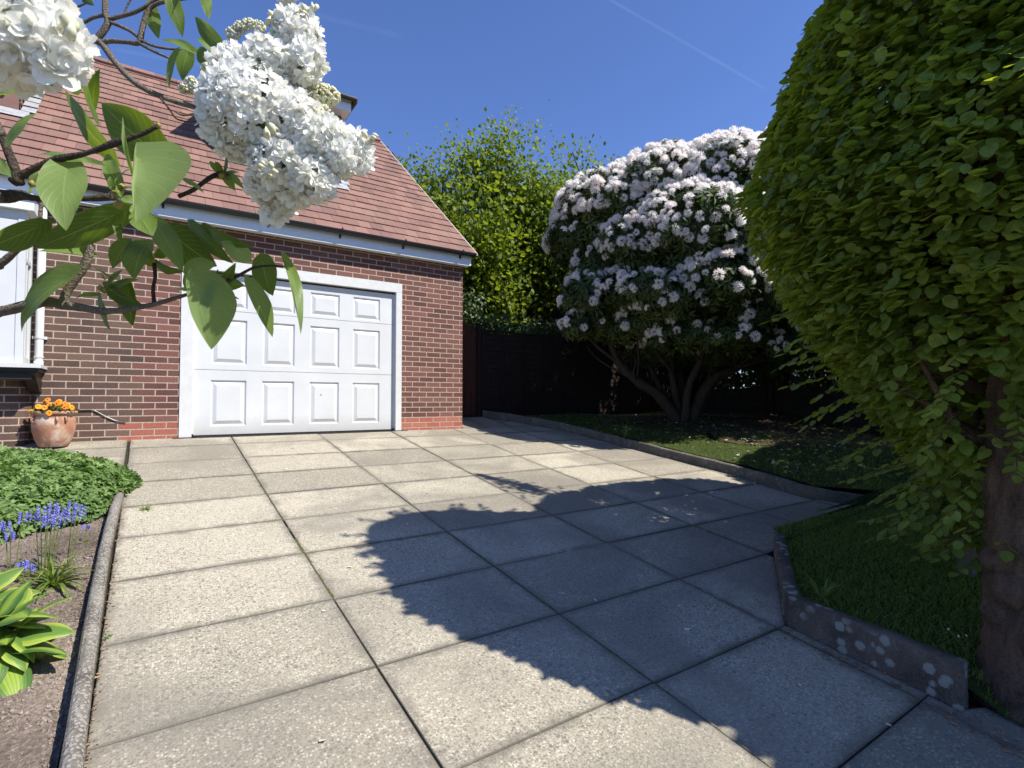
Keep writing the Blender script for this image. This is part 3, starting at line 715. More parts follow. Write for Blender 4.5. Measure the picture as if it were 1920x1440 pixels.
def dormer(x0, x1, yf, zb, zt, name_, tr=True):
    oh = .24; ox = .12
    fz = zt
    c = MB(); yb = yf+(fz-rz(yf))/SL
    # cheeks + face, tile hung
    c.add([(x1, yf, rz(yf)-.02), (x1, yb+.1, rz(yb)+.06), (x1, yf, fz)], [(0, 1, 2)], .4, [(0, 0)]*3)
    c.add([(x0, yf, rz(yf)-.02), (x0, yb+.1, rz(yb)+.06), (x0, yf, fz)], [(2, 1, 0)], .4, [(0, 0)]*3)
    c.add([(x0, yf, rz(yf)-.02), (x1, yf, rz(yf)-.02), (x1, yf, fz), (x0, yf, fz)], [(0, 1, 2, 3)], .4, [(0, 0)]*4)
    D = c.build('dormer', M['tile'], H)
    # tile-hung courses
    t = MB(); z = rz(yf)
    while z < fz-.05:
        z1 = min(z+.115, fz); ye = yf+max(0, (z-rz(yf))/SL)
        for (xs_, sgn) in ((x1, 1), (x0, -1)):
            t.box(min(xs_, xs_+sgn*.018), max(xs_, xs_+sgn*.018), yf, max(yf+.02, yf+(fz-.0-rz(yf))/SL+.0) if False else yf+(z1-rz(yf))/SL+.02, z, z+.012, random.random())
            t.add([(xs_+sgn*.018, yf, z), (xs_+sgn*.018, yf+(z-rz(yf))/SL+.01, z), (xs_+sgn*.004, yf+(z1-rz(yf))/SL+.01, z1), (xs_+sgn*.004, yf, z1)], [(0, 1, 2, 3) if sgn > 0 else (3, 2, 1, 0)], random.random(), [(0, 0)]*4)
        z += .115
    t.build('cheek_tiles', M['tile'], D)
    w_ = MB(); w_.box(x0+.12, x1-.12, yf-.03, yf-.002, rz(yf)+.16, fz-.12); 
    W = w_.build('window_frame', M['white'], D)
    for k in range(3):
        a = x0+.18+k*(x1-x0-.36)/3; g = MB(); g.box(a+.02, a+(x1-x0-.36)/3-.02, yf-.034, yf-.031, rz(yf)+.22, fz-.18); g.build('pane', glass, W)
    f = MB(); f.box(x0-ox+.03, x1+ox-.03, yf-oh+.02, yf-oh+.042, fz-.02, fz+.16); f.box(x1+ox-.052, x1+ox-.03, yf-oh+.043, yb+.1, fz-.02, fz+.16); f.box(x0-ox+.03, x0-ox+.052, yf-oh+.043, yb+.1, fz-.02, fz+.16)
    f.box(x0-ox+.053, x1+ox-.053, yf-oh+.043, yb, fz-.018, fz-.008)
    f.build('dormer_fascia', M['fascia'], D)
    r = MB(); zt2 = fz+.165; rise = .42; ex = .05
    A = [(x0-ox-ex+.03, yf-oh-ex, zt2), (x1+ox+ex-.03, yf-oh-ex, zt2), (x1+ox+ex-.03, yb+.5, zt2), (x0-ox-ex+.03, yb+.5, zt2)]
    xm0 = x0+.45; xm1 = x1-.45; ym = yf+.55
    B = [(xm0, ym, zt2+rise), (xm1, ym, zt2+rise), (xm1, yb+.9, zt2+rise), (xm0, yb+.9, zt2+rise)]
    nlev = 5
    for q in range(nlev):
        f0, f1 = q/nlev, (q+1)/nlev
        L0 = [tuple(np.array(a)*(1-f0)+np.array(b)*f0+np.array([0, 0, .018])) for a, b in zip(A, B)]
        L1 = [tuple(np.array(a)*(1-f1)+np.array(b)*f1+np.array([0, 0, .004])) for a, b in zip(A, B)]
        L00 = [tuple(np.array(a)*(1-f0)+np.array(b)*f0+np.array([0, 0, -.012])) for a, b in zip(A, B)]
        r.add(L0+L1+L00, [(0, 1, 5, 4), (1, 2, 6, 5), (3, 0, 4, 7), (8, 9, 1, 0), (9, 10, 2, 1), (11, 8, 0, 3)], random.random(), [(0, 0)]*24)
    r.add(B, [(0, 1, 2, 3)], .5, [(0, 0)]*4); r.add([(a[0], a[1], a[2]-.012) for a in A], [(3, 2, 1, 0)], .5, [(0, 0)]*4)
    r.build('dormer_roof', M['tile'], D)
    e = MB(); e.tube([(x0-ox-ex+.02, yf-oh-ex-.01, zt2-.02), (x1+ox+ex-.02, yf-oh-ex-.01, zt2-.02)], .035, 8); e.tube([(x1+ox+ex-.02, yf-oh-ex, zt2-.02), (x1+ox+ex-.02, yb+.2, zt2-.02)], .035, 8)
    e.build('dormer_gutter', M['timber'], D)
    l = MB(); un = np.array([0, -SL, 1])/math.sqrt(1+SL*SL)
    def rp(x, y, h=.03): return (x, y+un[1]*h, rz(y)+un[2]*h)
    l.add([rp(x0+1.1, yf-.14), rp(x1+.10, yf-.14), rp(x1+.10, yf+.0), rp(x0+1.1, yf+.0)], [(0, 1, 2, 3)], .5, [(0, 0)]*4)
    N = 9
    for xs_, sg in ((x1, 1),):
        for i in range(N):
            ya = yf+(yb-yf)*i/N; yc = yf+(yb-yf)*(i+1)/N-.012; h = .034+.004*(i % 2)
            a, b = xs_+sg*.02, xs_+sg*.15; lo, hi = min(a, b), max(a, b)
            l.add([rp(lo, ya, h), rp(hi, ya, h), rp(hi, yc, h-.006), rp(lo, yc, h-.006)], [(0, 1, 2, 3)], .5, [(0, 0)]*4)
    l.build('lead_flashing', M['lead'], D)
    return D
glass = glassmat()
dormer(.48, 2.10, .93, 3.8, 4.84, 'dormer')
dormer(-3.4, -1.60, .93, 3.8, 4.80, 'dormer')

def bay():
    B = thing('bay_window', None, None, (-1.4, 0, 0)); del_ = 1
    B.parent = H; B.location = (-1.4, 0, 0)
    b = MB()
    # brick base with a rounded corner
    P = [(-1.285, -.002), (-1.295, -.05), (-1.325, -.10), (-1.37, -.135), (-1.43, -.15), (-4.0, -.15), (-4.0, -.002)]
    zt = .62; V = []; U = []; F = []
    run = [0]
    for (xa, ya), (xb, yb) in zip(P, P[1:]): run.append(run[-1]+math.hypot(xb-xa, yb-ya))
    for i in range(5):
        (xa, ya), (xb, yb) = P[i], P[i+1]
        b.add([(xa, ya, -.3), (xb, yb, -.3), (xb, yb, zt), (xa, ya, zt)], [(3, 2, 1, 0)], .5, [(-3-run[i], zt), (-3-run[i+1], zt), (-3-run[i+1], -.3), (-3-run[i], -.3)])
    base = b.build('bay_base', M['brick'], B)
    s = MB(); s.box(-4.0, -1.175, -.46, -.001, .716, .748)
    s.box(-4.0, -1.168, -.468, -.461, .712, .752)
    s.build('sill', M['whitep'], B)
    c = MB(); c.box(-4.0, -1.19, -.44, -.001, .675, .7145); c.prism([(-.42, .674), (-.42, .66), (-.16, .50), (-.003, .47), (-.003, .674)], 0, -1.30, -1.215)
    c.box(-4.0, -1.24, -.40, -.16, .60, .674); c.prism([(-.42, .674), (-.40, .62), (-.155, .52), (-.155, .674)], 0, -2.4, -2.3)
    c.build('sill_corbel', M['timber'], B)
    f = MB(); x1, y1 = -1.31, -.40; z0, z1 = .75, 2.24
    f.box(x1-.06, x1, y1, y1+.05, z0, z1); f.box(x1-.05, x1, -.062, -.002, z0, z1)      # corner post, wall post
    f.box(x1-.05, x1-.002, y1+.051, -.063, z0, z0+.07); f.box(x1-.05, x1-.002, y1+.051, -.063, z1-.08, z1)
    f.box(x1-.042, x1-.004, y1+.051, -.063, 1.76, 1.80)
    f.box(x1-.035, x1-.006, y1+.165, y1+.18, z0+.071, 1.759); f.box(x1-.035, x1-.006, y1+.165, y1+.18, 1.801, z1-.081)
    f.box(-4.0, x1-.061, y1+.004, y1+.05, z0, z0+.08); f.box(-4.0, x1-.061, y1+.004, y1+.05, z1-.09, z1)
    for k in range(4):
        xa = x1-.061-k*.62; f.box(xa-(.15 if k == 0 else .085), xa, y1+.008, y1+.05, z0+.081, z1-.091); f.box(xa-.62+.001, xa-.1501, y1+.014, y1+.044, 1.74, 1.80)
        f.box(xa-.36, xa-.33, y1+.014, y1+.044, z0+.081, 1.739)
    W = f.build('window_frame', M['white'], B)
    g = MB(); g.box(x1-.030, x1-.024, y1+.051, -.063, z0+.071, z1-.081); g.box(-4.0, x1-.09, y1+.030, y1+.034, z0+.081, z1-.091); g.build('pane', glass, W)
    n_ = MB()   # net curtain just inside
    N = 60; V = []
    for i in range(N+1):
        x = -1.42-i*.02; yv = y1+.075+.012*sin(i*1.1)+.006*sin(i*2.7); V += [(x, yv, z0+.1), (x, yv, z1-.1)]
    n_.add(V, [(2*i, 2*i+1, 2*i+3, 2*i+2) for i in range(N)]); n_.build('curtain', M['whitep'], B)
    r = MB(); r.box(-4.0, x1+.06, y1-.06, -.002, z1+.001, z1+.13); r.build('bay_fascia', M['fascia'], B)
    q = MB(); q.add([(-4.0, y1-.10, z1+.132), (x1+.09, y1-.10, z1+.132), (x1+.09, -.16, z1+.23), (-4.0, -.16, z1+.23)], [(0, 1, 2, 3)], .5, [(0, 0)]*4); q.build('bay_roof', M['lead'], B)
    d = MB(); xp, yp = -1.238, -.055; d.tube([(xp, yp, 2.46), (xp, yp, .80), (xp+.0, yp, .76)], .036, 14); d.tube([(xp, yp, .80), (xp, yp, .765), (xp+.01, yp-.02, .75)], [.040, .040, .034], 14)
    D = d.build('downpipe', M['white'], H, smooth=True)
    k = MB(); k.tube([(xp, yp, 1.03), (xp, yp, 1.055)], .042, 14); k.box(xp-.055, xp+.06, yp+.01, -.003, 1.028, 1.057); k.tube([(xp, yp, .835), (xp, yp, .85)], .042, 14); k.build('pipe_clip', M['white'], D)
bay()
# black cable along the foot of the wall
cb = MB(); cb.tube(crom([(-1.27, -.02, .40), (-1.25, -.03, .31), (-1.15, -.015, .27), (-1.0, -.012, .285), (-.9, -.012, .29), (-.79, -.012, .29), (-.73, -.012, .255), (-.66, -.012, .21), (-.58, -.012, .17), (-.50, -.012, .155)], 5), .0065, 6)
tag(cb.build('cable', M['black'], None, (-.5, -.012, .155)), 'thin black cable running along the brick wall behind the pot', 'cable')

# ================================================================== POT
pc = np.array([-1.085, -.215, gz(-.215)+.004])
def potmat():
    a = NT('weathered_terracotta'); v = a.obj(); n1 = a.noise(7, 4, .6, vec=v, dist=.8); n2 = a.noise(60, 3, vec=v)
    c = a.ramp(n1, [(.3, (.30, .13, .075)), (.5, (.38, .20, .13)), (.62, (.50, .36, .27)), (.75, (.58, .47, .38))])
    return a.done(a.pbsdf(c, .85, a.bump(a.math('ADD', n1, n2), .4, .006), .2))
mp = MB(); prof = [(0, 0), (.115, 0), (.122, .006), (.15, .07), (.172, .15), (.181, .22), (.176, .285), (.165, .318), (.168, .322), (.188, .33), (.192, .345), (.188, .358), (.172, .360), (.160, .350), (.158, .33), (0, .325)]
prof = [(r*.98, z*1.0) for r, z in prof]
mp.lathe(prof, pc, 40)
PT = thing('plant_pot', 'round weathered terracotta pot with a rolled rim against the house wall', 'plant pot', pc)
mp.build('pot', potmat(), PT, smooth=True)
for k, th in enumerate((-2.55, -1.35, -.95)):
    hd = MB(); c = pc+np.array([.172*cos(th), .172*sin(th), 0]); hd.tube([c+(0, 0, .30), c+np.array([.022*cos(th), .022*sin(th), .285]), c+np.array([.018*cos(th), .018*sin(th), .255]), c+np.array([.004*cos(th), .004*sin(th), .25])], [.012, .011, .010, .008], 8)
    hd.build('handle', bpy.data.materials['weathered_terracotta'], PT, smooth=True)
PL = thing('pansy_plant', 'orange pansies in bloom filling the terracotta pot', 'plant', pc+np.array([0, 0, .33]))
n = 420; th = rng.uniform(0, 2*pi, n); r = .17*np.sqrt(rng.random(n)); P = np.c_[pc[0]+r*np.cos(th), pc[1]+r*np.sin(th), pc[2]+.335+.10*rng.random(n)*(1-(r/.2)**2)]
X = np.c_[np.cos(th), np.sin(th), rng.uniform(-.3, .5, n)]+.4*rdir(n)
scatter('foliage', leafproto(.55, 4, .15, .2), P, X, np.array([0, 0, 1.])+.5*rdir(n), .03+.025*rng.random(n), M['pansyleaf'], PL)
def pansyproto():
    V = []; F = []
    for k, (a, s, z) in enumerate(((90, 1., .0), (35, .95, .1), (145, .95, .1), (-30, .95, .2), (-90, 1.15, .25), (-150, .95, .2))):
        b = len(V); a = radians(a)
        for (u, w_) in ((0, 0), (.35, .38), (.8, .42), (1.0, 0), (.8, -.42), (.35, -.38)):
            x = u*s; y = w_*s; V.append((x*cos(a)-y*sin(a), x*sin(a)+y*cos(a), z*.3-.12*u*u+(.05 if w_ else 0)))
        F += [(b, b+1, b+2, b+3), (b, b+3, b+4, b+5)]
    return V, F
pv, pf = pansyproto(); rp = random.Random(4)
spots = []
for k in range(26):
    for _ in range(60):
        th = rp.uniform(0, 2*pi); r = .185*math.sqrt(rp.random()); p = np.array([pc[0]+r*cos(th), pc[1]+r*sin(th)-.01, pc[2]+.455-.09*(r/.18)**2+rp.uniform(-.02, .03)])
        if all(np.linalg.norm(p-q) > .043 for q in spots): spots.append(p); break
for p in spots:
    N = nrm(np.array([rp.uniform(-.5, .5), -1.0, rp.uniform(.1, .9)])+.6*np.array([p[0]-pc[0], p[1]-pc[1], 0])/.18); X = np.array([[0, 0, 1.]])
    Y = np.array([nrm(np.array([1., 0, 0])-N*N[0])])
    o = scatter('flower', (pv, pf), p[None], Y, N[None], .027, M['pansy'], PL, tint=np.array([rp.uniform(.1, 1)]))
    e = scatter('eye', crumb, (p+N*.0042)[None], Y, N[None], .007, M['pansye'], o)

# ================================================================== FENCE + GATE (y ~ .95)
def fence():
    y = .97; x = 4.62; W = 1.86
    labs = ['dark lapped fence panel next to the brown gate', 'dark lapped fence panel, second from the gate, half behind the rhododendron', 'dark fence panel hidden behind the rhododendron stems', 'dark fence panel farthest from the gate behind the rhododendron']
    for k in range(4):
        zb = .05; zt = 1.66+.0*k
        T = thing('lapped_fence', labs[k], 'fence', (x+W/2, y, zb), 'dark timber fence panels behind the lawn')
        b = MB(); z = zb
        while z < zt-.05:
            b.add([(x+.05, y-.014, z), (x+W-.05, y-.014, z), (x+W-.05, y+.002, z+.115), (x+.05, y+.002, z+.115), (x+.05, y+.006, z), (x+W-.05, y+.006, z)], [(0, 1, 2, 3), (4, 5, 1, 0), (3, 2, 5, 4)], random.random()); z += .105
        b.build('boards', M['fence'], T)
        r = MB()
        for q in (.05, .48, .92, 1.36, W-.09): r.box(x+q, x+q+.04, y-.035, y-.016, zb, zt)
        r.build('battens', M['fence'], T)
        c = MB(); c.box(x+.03, x+W-.03, y-.04, y+.03, zt, zt+.03); c.build('capping', M['fence'], T)
        x += W
    x = 4.62
    pl = ['dark fence post beside the gate', 'dark fence post between the first two panels', 'dark fence post behind the left rhododendron stems', 'dark fence post behind the right rhododendron stems', 'dark fence post at the far right end']
    for k in range(5):
        p = MB(); p.box(x-.045, x+.028, y-.045, y+.04, -.1, 1.74); p.prism([(x-.05, 1.74), (x+.033, 1.74), (x-.008, 1.775)], 1, y-.05, y+.045)
        tag(p.build('fence_post', M['fence'], None, (x, y, -.1)), pl[k], 'fence post', 'posts of the dark fence'); x += W
    G = thing('garden_gate', 'narrow red brown boarded gate with an arched top beside the house', 'gate', (4.2, .98, .1))
    b = MB(); n = 7; x0, x1 = 3.83, 4.56; w_ = (x1-x0)/n
    for i in range(n):
        xa = x0+i*w_; f = (i+.5)/n; z = 1.66+.20*cos((f-.30)*2.3); b.box(xa+.003, xa+w_-.003, .96, .98, .13, z)
    b.build('boards', M['gate'], G)
    r = MB(); r.box(x0, x1, .981, 1.02, .35, .45); r.box(x0, x1, .981, 1.02, 1.3, 1.4); r.build('rails', M['gate'], G)
    h = MB(); h.box(4.46, 4.50, .945, .959, 1.0, 1.06); h.build('latch', M['black'], G)
fence()
# ivy over the fence
IV = thing('ivy_hedge', 'dark green leafy hedge showing above the fence beside the gate', 'hedge', (7.5, 1.35, .1))
n = 15000; P = np.c_[rng.uniform(4.35, 13, n), 1.05+.75*rng.random(n), rng.uniform(1.2, 2.05, n)]; P[:, 2] += .10*np.sin(P[:, 0]*3)+.07*np.sin(P[:, 0]*7.3)
k = P[:, 0] < 4.9; P[k, 2] += .35*rng.random(k.sum())
scatter('foliage', leafproto(.75, 4, .1, .2), P, rdir(n)+np.array([0, -.4, -.5]), np.array([0, -.8, .7])+.6*rdir(n), .05+.03*rng.random(n), M['ivyleaf'], IV)
s = MB()
for x in np.arange(4.6, 13, .5): s.tube([(x, 1.4, -.1), (x+.1, 1.45, .8), (x-.05, 1.4, 1.7)], [.025, .018, .01], 6)
s.build('stems', M['barkd'], IV)

# ================================================================== BROAD-LEAVED TREES
def branch_tree(root, base, height, spread, nlimb, seed, levels=3, r0=.16, upright=.75, trunk_h=.3, stems=1):
    """returns polylines (pts, radii) and twig tip points with directions"""
    rr = random.Random(seed); segs = []; tips = []
    def grow(p, d, L, r, lev):
        n = 5; pts = [np.array(p)]; dd = np.array(d)
        for i in range(n):
            dd = nrm(dd+np.array([rr.gauss(0, .12), rr.gauss(0, .12), rr.gauss(0, .08)+.05*upright]))
            pts.append(pts[-1]+dd*L/n)
        segs.append((np.array(pts), np.array([r, r*.45])))
        if lev == 0:
            for q in pts[1:]: tips.append((q, dd))
            return
        k = 4 if lev > 1 else 5
        for j in range(k):
            f = .3+.7*(j+rr.random()*.6)/k; i = min(int(f*n), n-1); q = pts[i]+(pts[i+1]-pts[i])*(f*n-i)
            ax = nrm(np.array([rr.gauss(0, 1), rr.gauss(0, 1), rr.gauss(0, .4)])); nd = nrm(dd*(.75)+ax*.75*spread+np.array([0, 0, .25*upright]))
            grow(q, nd, L*rr.uniform(.5, .7), r*.42, lev-1)
        tips.append((pts[-1], dd))
    for st in range(stems):
        p = np.array(base)+np.array([rr.uniform(-.3, .3)*(stems > 1), rr.uniform(-.2, .2)*(stems > 1), 0]); th_ = height*trunk_h
        top = p+np.array([rr.uniform(-.15, .15), rr.uniform(-.1, .1), th_]); segs.append((np.array([p, (p+top)/2+[.04, 0, 0], top]), np.array([r0*1.25, r0])))
        for j in range(nlimb):
            a = 2*pi*(j+rr.random()*.5)/nlimb; sl = rr.uniform(.25, 1.0)*spread
            d = nrm(np.array([cos(a)*sl, sin(a)*sl, upright])); grow(top-np.array([0, 0, rr.uniform(0, th_*.3)]), d, height*(1-trunk_h)*rr.uniform(.55, .72), r0*.5, levels-1)
    return segs, tips
def tree(name, label, cat, base, height, spread, nlimb, seed, lmat, bmat, lsize, nleaf, cl=.28, group=None, squeeze=None, **kw):
    T = thing(name, label, cat, base, group); segs, tips = branch_tree(T, base, height, spread, nlimb, seed, **kw)
    m = MB()
    for p, r in segs: m.tube(crom(p, 2), r, 6 if r[0] > .03 else 4, cap=False)
    m.build('trunk', bmat, T, smooth=True)
    tp = np.array([t[0] for t in tips]); 
    i = rng.integers(0, len(tp), nleaf); P = tp[i]+rng.normal(size=(nleaf, 3))*cl*np.array([1, 1, .6])
    X = rdir(nleaf)+np.array([0, 0, -.5]); N = np.array([0, 0, 1.])+.8*rdir(nleaf)
    # clump-wise tone
    ct = rng.random(len(tp)); tint = np.clip(.55*ct[i]+.45*rng.random(nleaf), 0, 1)
    scatter('crown', leafproto(.8, 4, .1, .15), P, X, N, lsize*(.7+.6*rng.random(nleaf)), lmat, T, tint=tint)
    return T
def glz(x, y): return gz(1.2)-.1
tree('leafy_tree', 'bright yellow green tree rising behind the fence beside the house roof', 'tree', at(985, 800, 13.5)*[1, 1, 0]+[0, 0, -.1], 6.45, 1.0, 9, 5, M['backleaf'], M['barkd'], .078, 140000, .34, r0=.30, trunk_h=.26, stems=1, levels=3, upright=.95)
tree('leafy_tree', 'green tree between the bright tree and the rhododendron', 'tree', at(1090, 800, 15.5)*[1, 1, 0]+[0, 0, -.1], 6.3, .9, 8, 9, M['backleaf'], M['barkd'], .088, 80000, .36, r0=.24, trunk_h=.28, levels=3, upright=.9)
tree('leafy_tree', 'leafy tree filling the gap close to the house corner', 'tree', at(893, 800, 12.5)*[1, 1, 0]+[0, 0, -.1], 4.6, .80, 7, 12, M['backleaf'], M['barkd'], .11, 30000, .34, r0=.14, trunk_h=.2, levels=3, upright=.9)
tree('leafy_tree', 'distant tree whose top shows above the left shoulder of the rhododendron', 'tree', at(1200, 800, 21)*[1, 1, 0]+[0, 0, -.1], 8.6, .7, 6, 21, M['backleaf'], M['barkd'], .14, 26000, .5, r0=.25, trunk_h=.4, levels=3, upright=.9)

# dark evergreen shrubs closing off the view behind
def blob_shrub(name, label, c, R, n, mat, size, cat='shrub', group=None):
    T = thing(name, label, cat, (c[0], c[1], 0.0), group)
    d = rdir(n); rad = (.55+.45*rng.random(n)**.5)*(1+.14*np.sin(4*d[:, 0]+1)*np.cos(5*d[:, 1])+.1*np.sin(9*d[:, 2]+3*d[:, 0])); P = np.array(c)+d*np.array(R)*rad[:, None]
    P = P[P[:, 2] > -.4]; n = len(P); d = P-np.array(c)
    scatter('foliage', leafproto(.5, 4, .1, .2), P, nrm(d)+.8*rdir(n)+np.array([0, 0, -.3]), np.array([0, 0, .8])+nrm(d)*.5+.5*rdir(n), size*(.7+.6*rng.random(n)), mat, T)
    m = MB()
    for k in range(6):
        a = 2*pi*k/6; m.tube([(c[0]+.1*cos(a), c[1]+.1*sin(a), -.4), (c[0]+.25*R[0]*cos(a), c[1]+.25*R[1]*sin(a), c[2]*.6), (c[0]+.55*R[0]*cos(a), c[1]+.55*R[1]*sin(a), c[2]+.3*R[2])], [.07, .05, .02], 6)
    m.build('stems', M['barkd'], T)
    return T
g_ = 'dark evergreen shrubs behind the fence'
for (px, Z, zc, rx, rz_, lab) in ((885, 12.3, 1.2, 1.1, 1.5, 'dark evergreen shrub between the house corner and the hedge'), (1010, 19, 1.3, 3.0, 1.6, 'dark evergreen shrub behind the bright tree trunk'),
        (1200, 17, 1.8, 3.2, 2.6, 'dark evergreen shrub behind the rhododendron crown'), (1400, 16.5, 2.2, 3.0, 3.2, 'dark evergreen shrub right behind the rhododendron'),
        (1560, 17, 3.6, 3.4, 2.6, 'dark evergreen shrub beyond the low wall, left of the hornbeam'), (1500, 13.5, 1.5, 2.6, 1.9, 'dark evergreen shrub filling the gap above the low wall'), (1780, 13, 2.0, 3.4, 3.0, 'dark evergreen shrub behind the hornbeam branches'), (2060, 11, 2.0, 3.0, 3.0, 'dark evergreen shrub far to the right behind the hornbeam')):
    c = at(px, 720, Z); c[2] = zc; blob_shrub('evergreen_shrub', lab, c, (rx, rx, rz_), int(9000), M['rholeaf'] if px > 1100 else M['ivyleaf'], .16 if Z > 12 else .11, 'shrub', g_)

blob_shrub('holly_tree', 'dark holly with a raised crown added between the rhododendron and the hornbeams to shade the earth', (10.1, -4.0, 2.9), (2.0, 1.6, 1.9), 16000, M['rholeaf'], .12, 'tree')  # added tree, its crown keeps the sun off the leaf litter
blob_shrub('holly_tree', 'tall dark holly added behind the right half of the rhododendron to shade the fence', (10.9, -1.0, 3.3), (1.35, 1.3, 2.0), 16000, M['rholeaf'], .12, 'tree')  # added hidden tree, blocks the sun from the fence panels
blob_shrub('holly_tree', 'dark holly at the far right end of the lawn', (12.6, -3.0, 2.9), (2.2, 1.8, 2.2), 14000, M['rholeaf'], .12, 'tree')
# low dark wall to the right of the rhododendron
a = at(1395, 710, 12.2); b = at(1880, 712, 8.2); lw = MB(); d = nrm((b-a)*[1, 1, 0]); nrmw = np.array([-d[1], d[0], 0])
for k in range(7):
    z0 = -.9+k*.225; zt = z0+.22
    L = np.linalg.norm((b-a)[:2]); x = -3.0+(k % 2)*.25
    while x < L+2:
        p = a*[1, 1, 0]+d*x; q = a*[1, 1, 0]+d*(x+.49); o_ = nrmw*random.uniform(-.008, .008)
        V = [p-nrmw*.1+o_, q-nrmw*.1+o_, q+nrmw*.1+o_, p+nrmw*.1+o_]; lw.add([(v[0], v[1], z0) for v in V]+[(v[0], v[1], zt) for v in V], [(0, 1, 5, 4), (1, 2, 6, 5), (2, 3, 7, 6), (3, 0, 4, 7), (4, 5, 6, 7)], random.random()); x += .5
tag(lw.build('garden_wall', simple('dark_blockwork', (.035, .032, .028), .9, .3, 10, .5), None, (a[0], a[1], 0)), 'low dark garden wall in the shade right of the rhododendron', 'wall')

# neighbour's house glimpsed through the trees
def neighbour():
    c = at(1038, 700, 26); T = thing('neighbour_house', 'small glimpse of an orange brick house beyond the trees', 'house', (c[0], c[1], 0))
    r = RGT; f = nrm(FWD*[1, 1, 0])
    def P(u, v, z): q = c*[1, 1, 0]+r*u+f*v; return (q[0], q[1], z)
    m = MB(); m.add([P(-3.5, 0, -.5), P(1.6, 0, -.5), P(1.6, 0, 3.6), P(-1.0, 0, 5.6), P(-3.5, 0, 3.6), P(-3.5, 6, -.5), P(1.6, 6, -.5), P(1.6, 6, 3.6), P(-1.0, 6, 5.6), P(-3.5, 6, 3.6)], [(0, 1, 2, 3, 4), (1, 6, 7, 2), (5, 0, 4, 9), (6, 5, 9, 8, 7)], .5,
          [(0, 0), (5, 0), (5, 4), (2.5, 6), (0, 4)]+[(0, 0), (6, 0), (6, 4), (0, 4)]*2+[(0, 0), (5, 0), (5, 4), (2.5, 6), (0, 4)])
    m.build('wall', simple('orange_brick', (.36, .19, .11), .9, .2, 6), T)
    w_ = MB(); w_.add([P(-.4, -.03, 2.6), P(1.0, -.03, 2.6), P(1.0, -.03, 3.5), P(-.4, -.03, 3.5), P(-.4, .0, 2.6), P(1.0, .0, 2.6), P(1.0, .0, 3.5), P(-.4, .0, 3.5)], [(0, 1, 2, 3), (0, 4, 5, 1), (2, 6, 7, 3), (1, 5, 6, 2), (3, 7, 4, 0)]); W = w_.build('window', M['white'], T)
    g = MB(); g.add([P(-.3, -.04, 2.7), P(.9, -.04, 2.7), P(.9, -.04, 3.4), P(-.3, -.04, 3.4)], [(0, 1, 2, 3)]); g.build('pane', glass, W)
    q = MB(); q.add([P(-3.8, -.3, 3.4), P(-1.0, -.3, 5.75), P(-1.0, 6.3, 5.75), P(-3.8, 6.3, 3.4)], [(0, 1, 2, 3)]); q.add([P(1.9, -.3, 3.4), P(-1.0, -.3, 5.75), P(-1.0, 6.3, 5.75), P(1.9, 6.3, 3.4)], [(3, 2, 1, 0)]); q.build('roof', M['tile'], T)
neighbour()

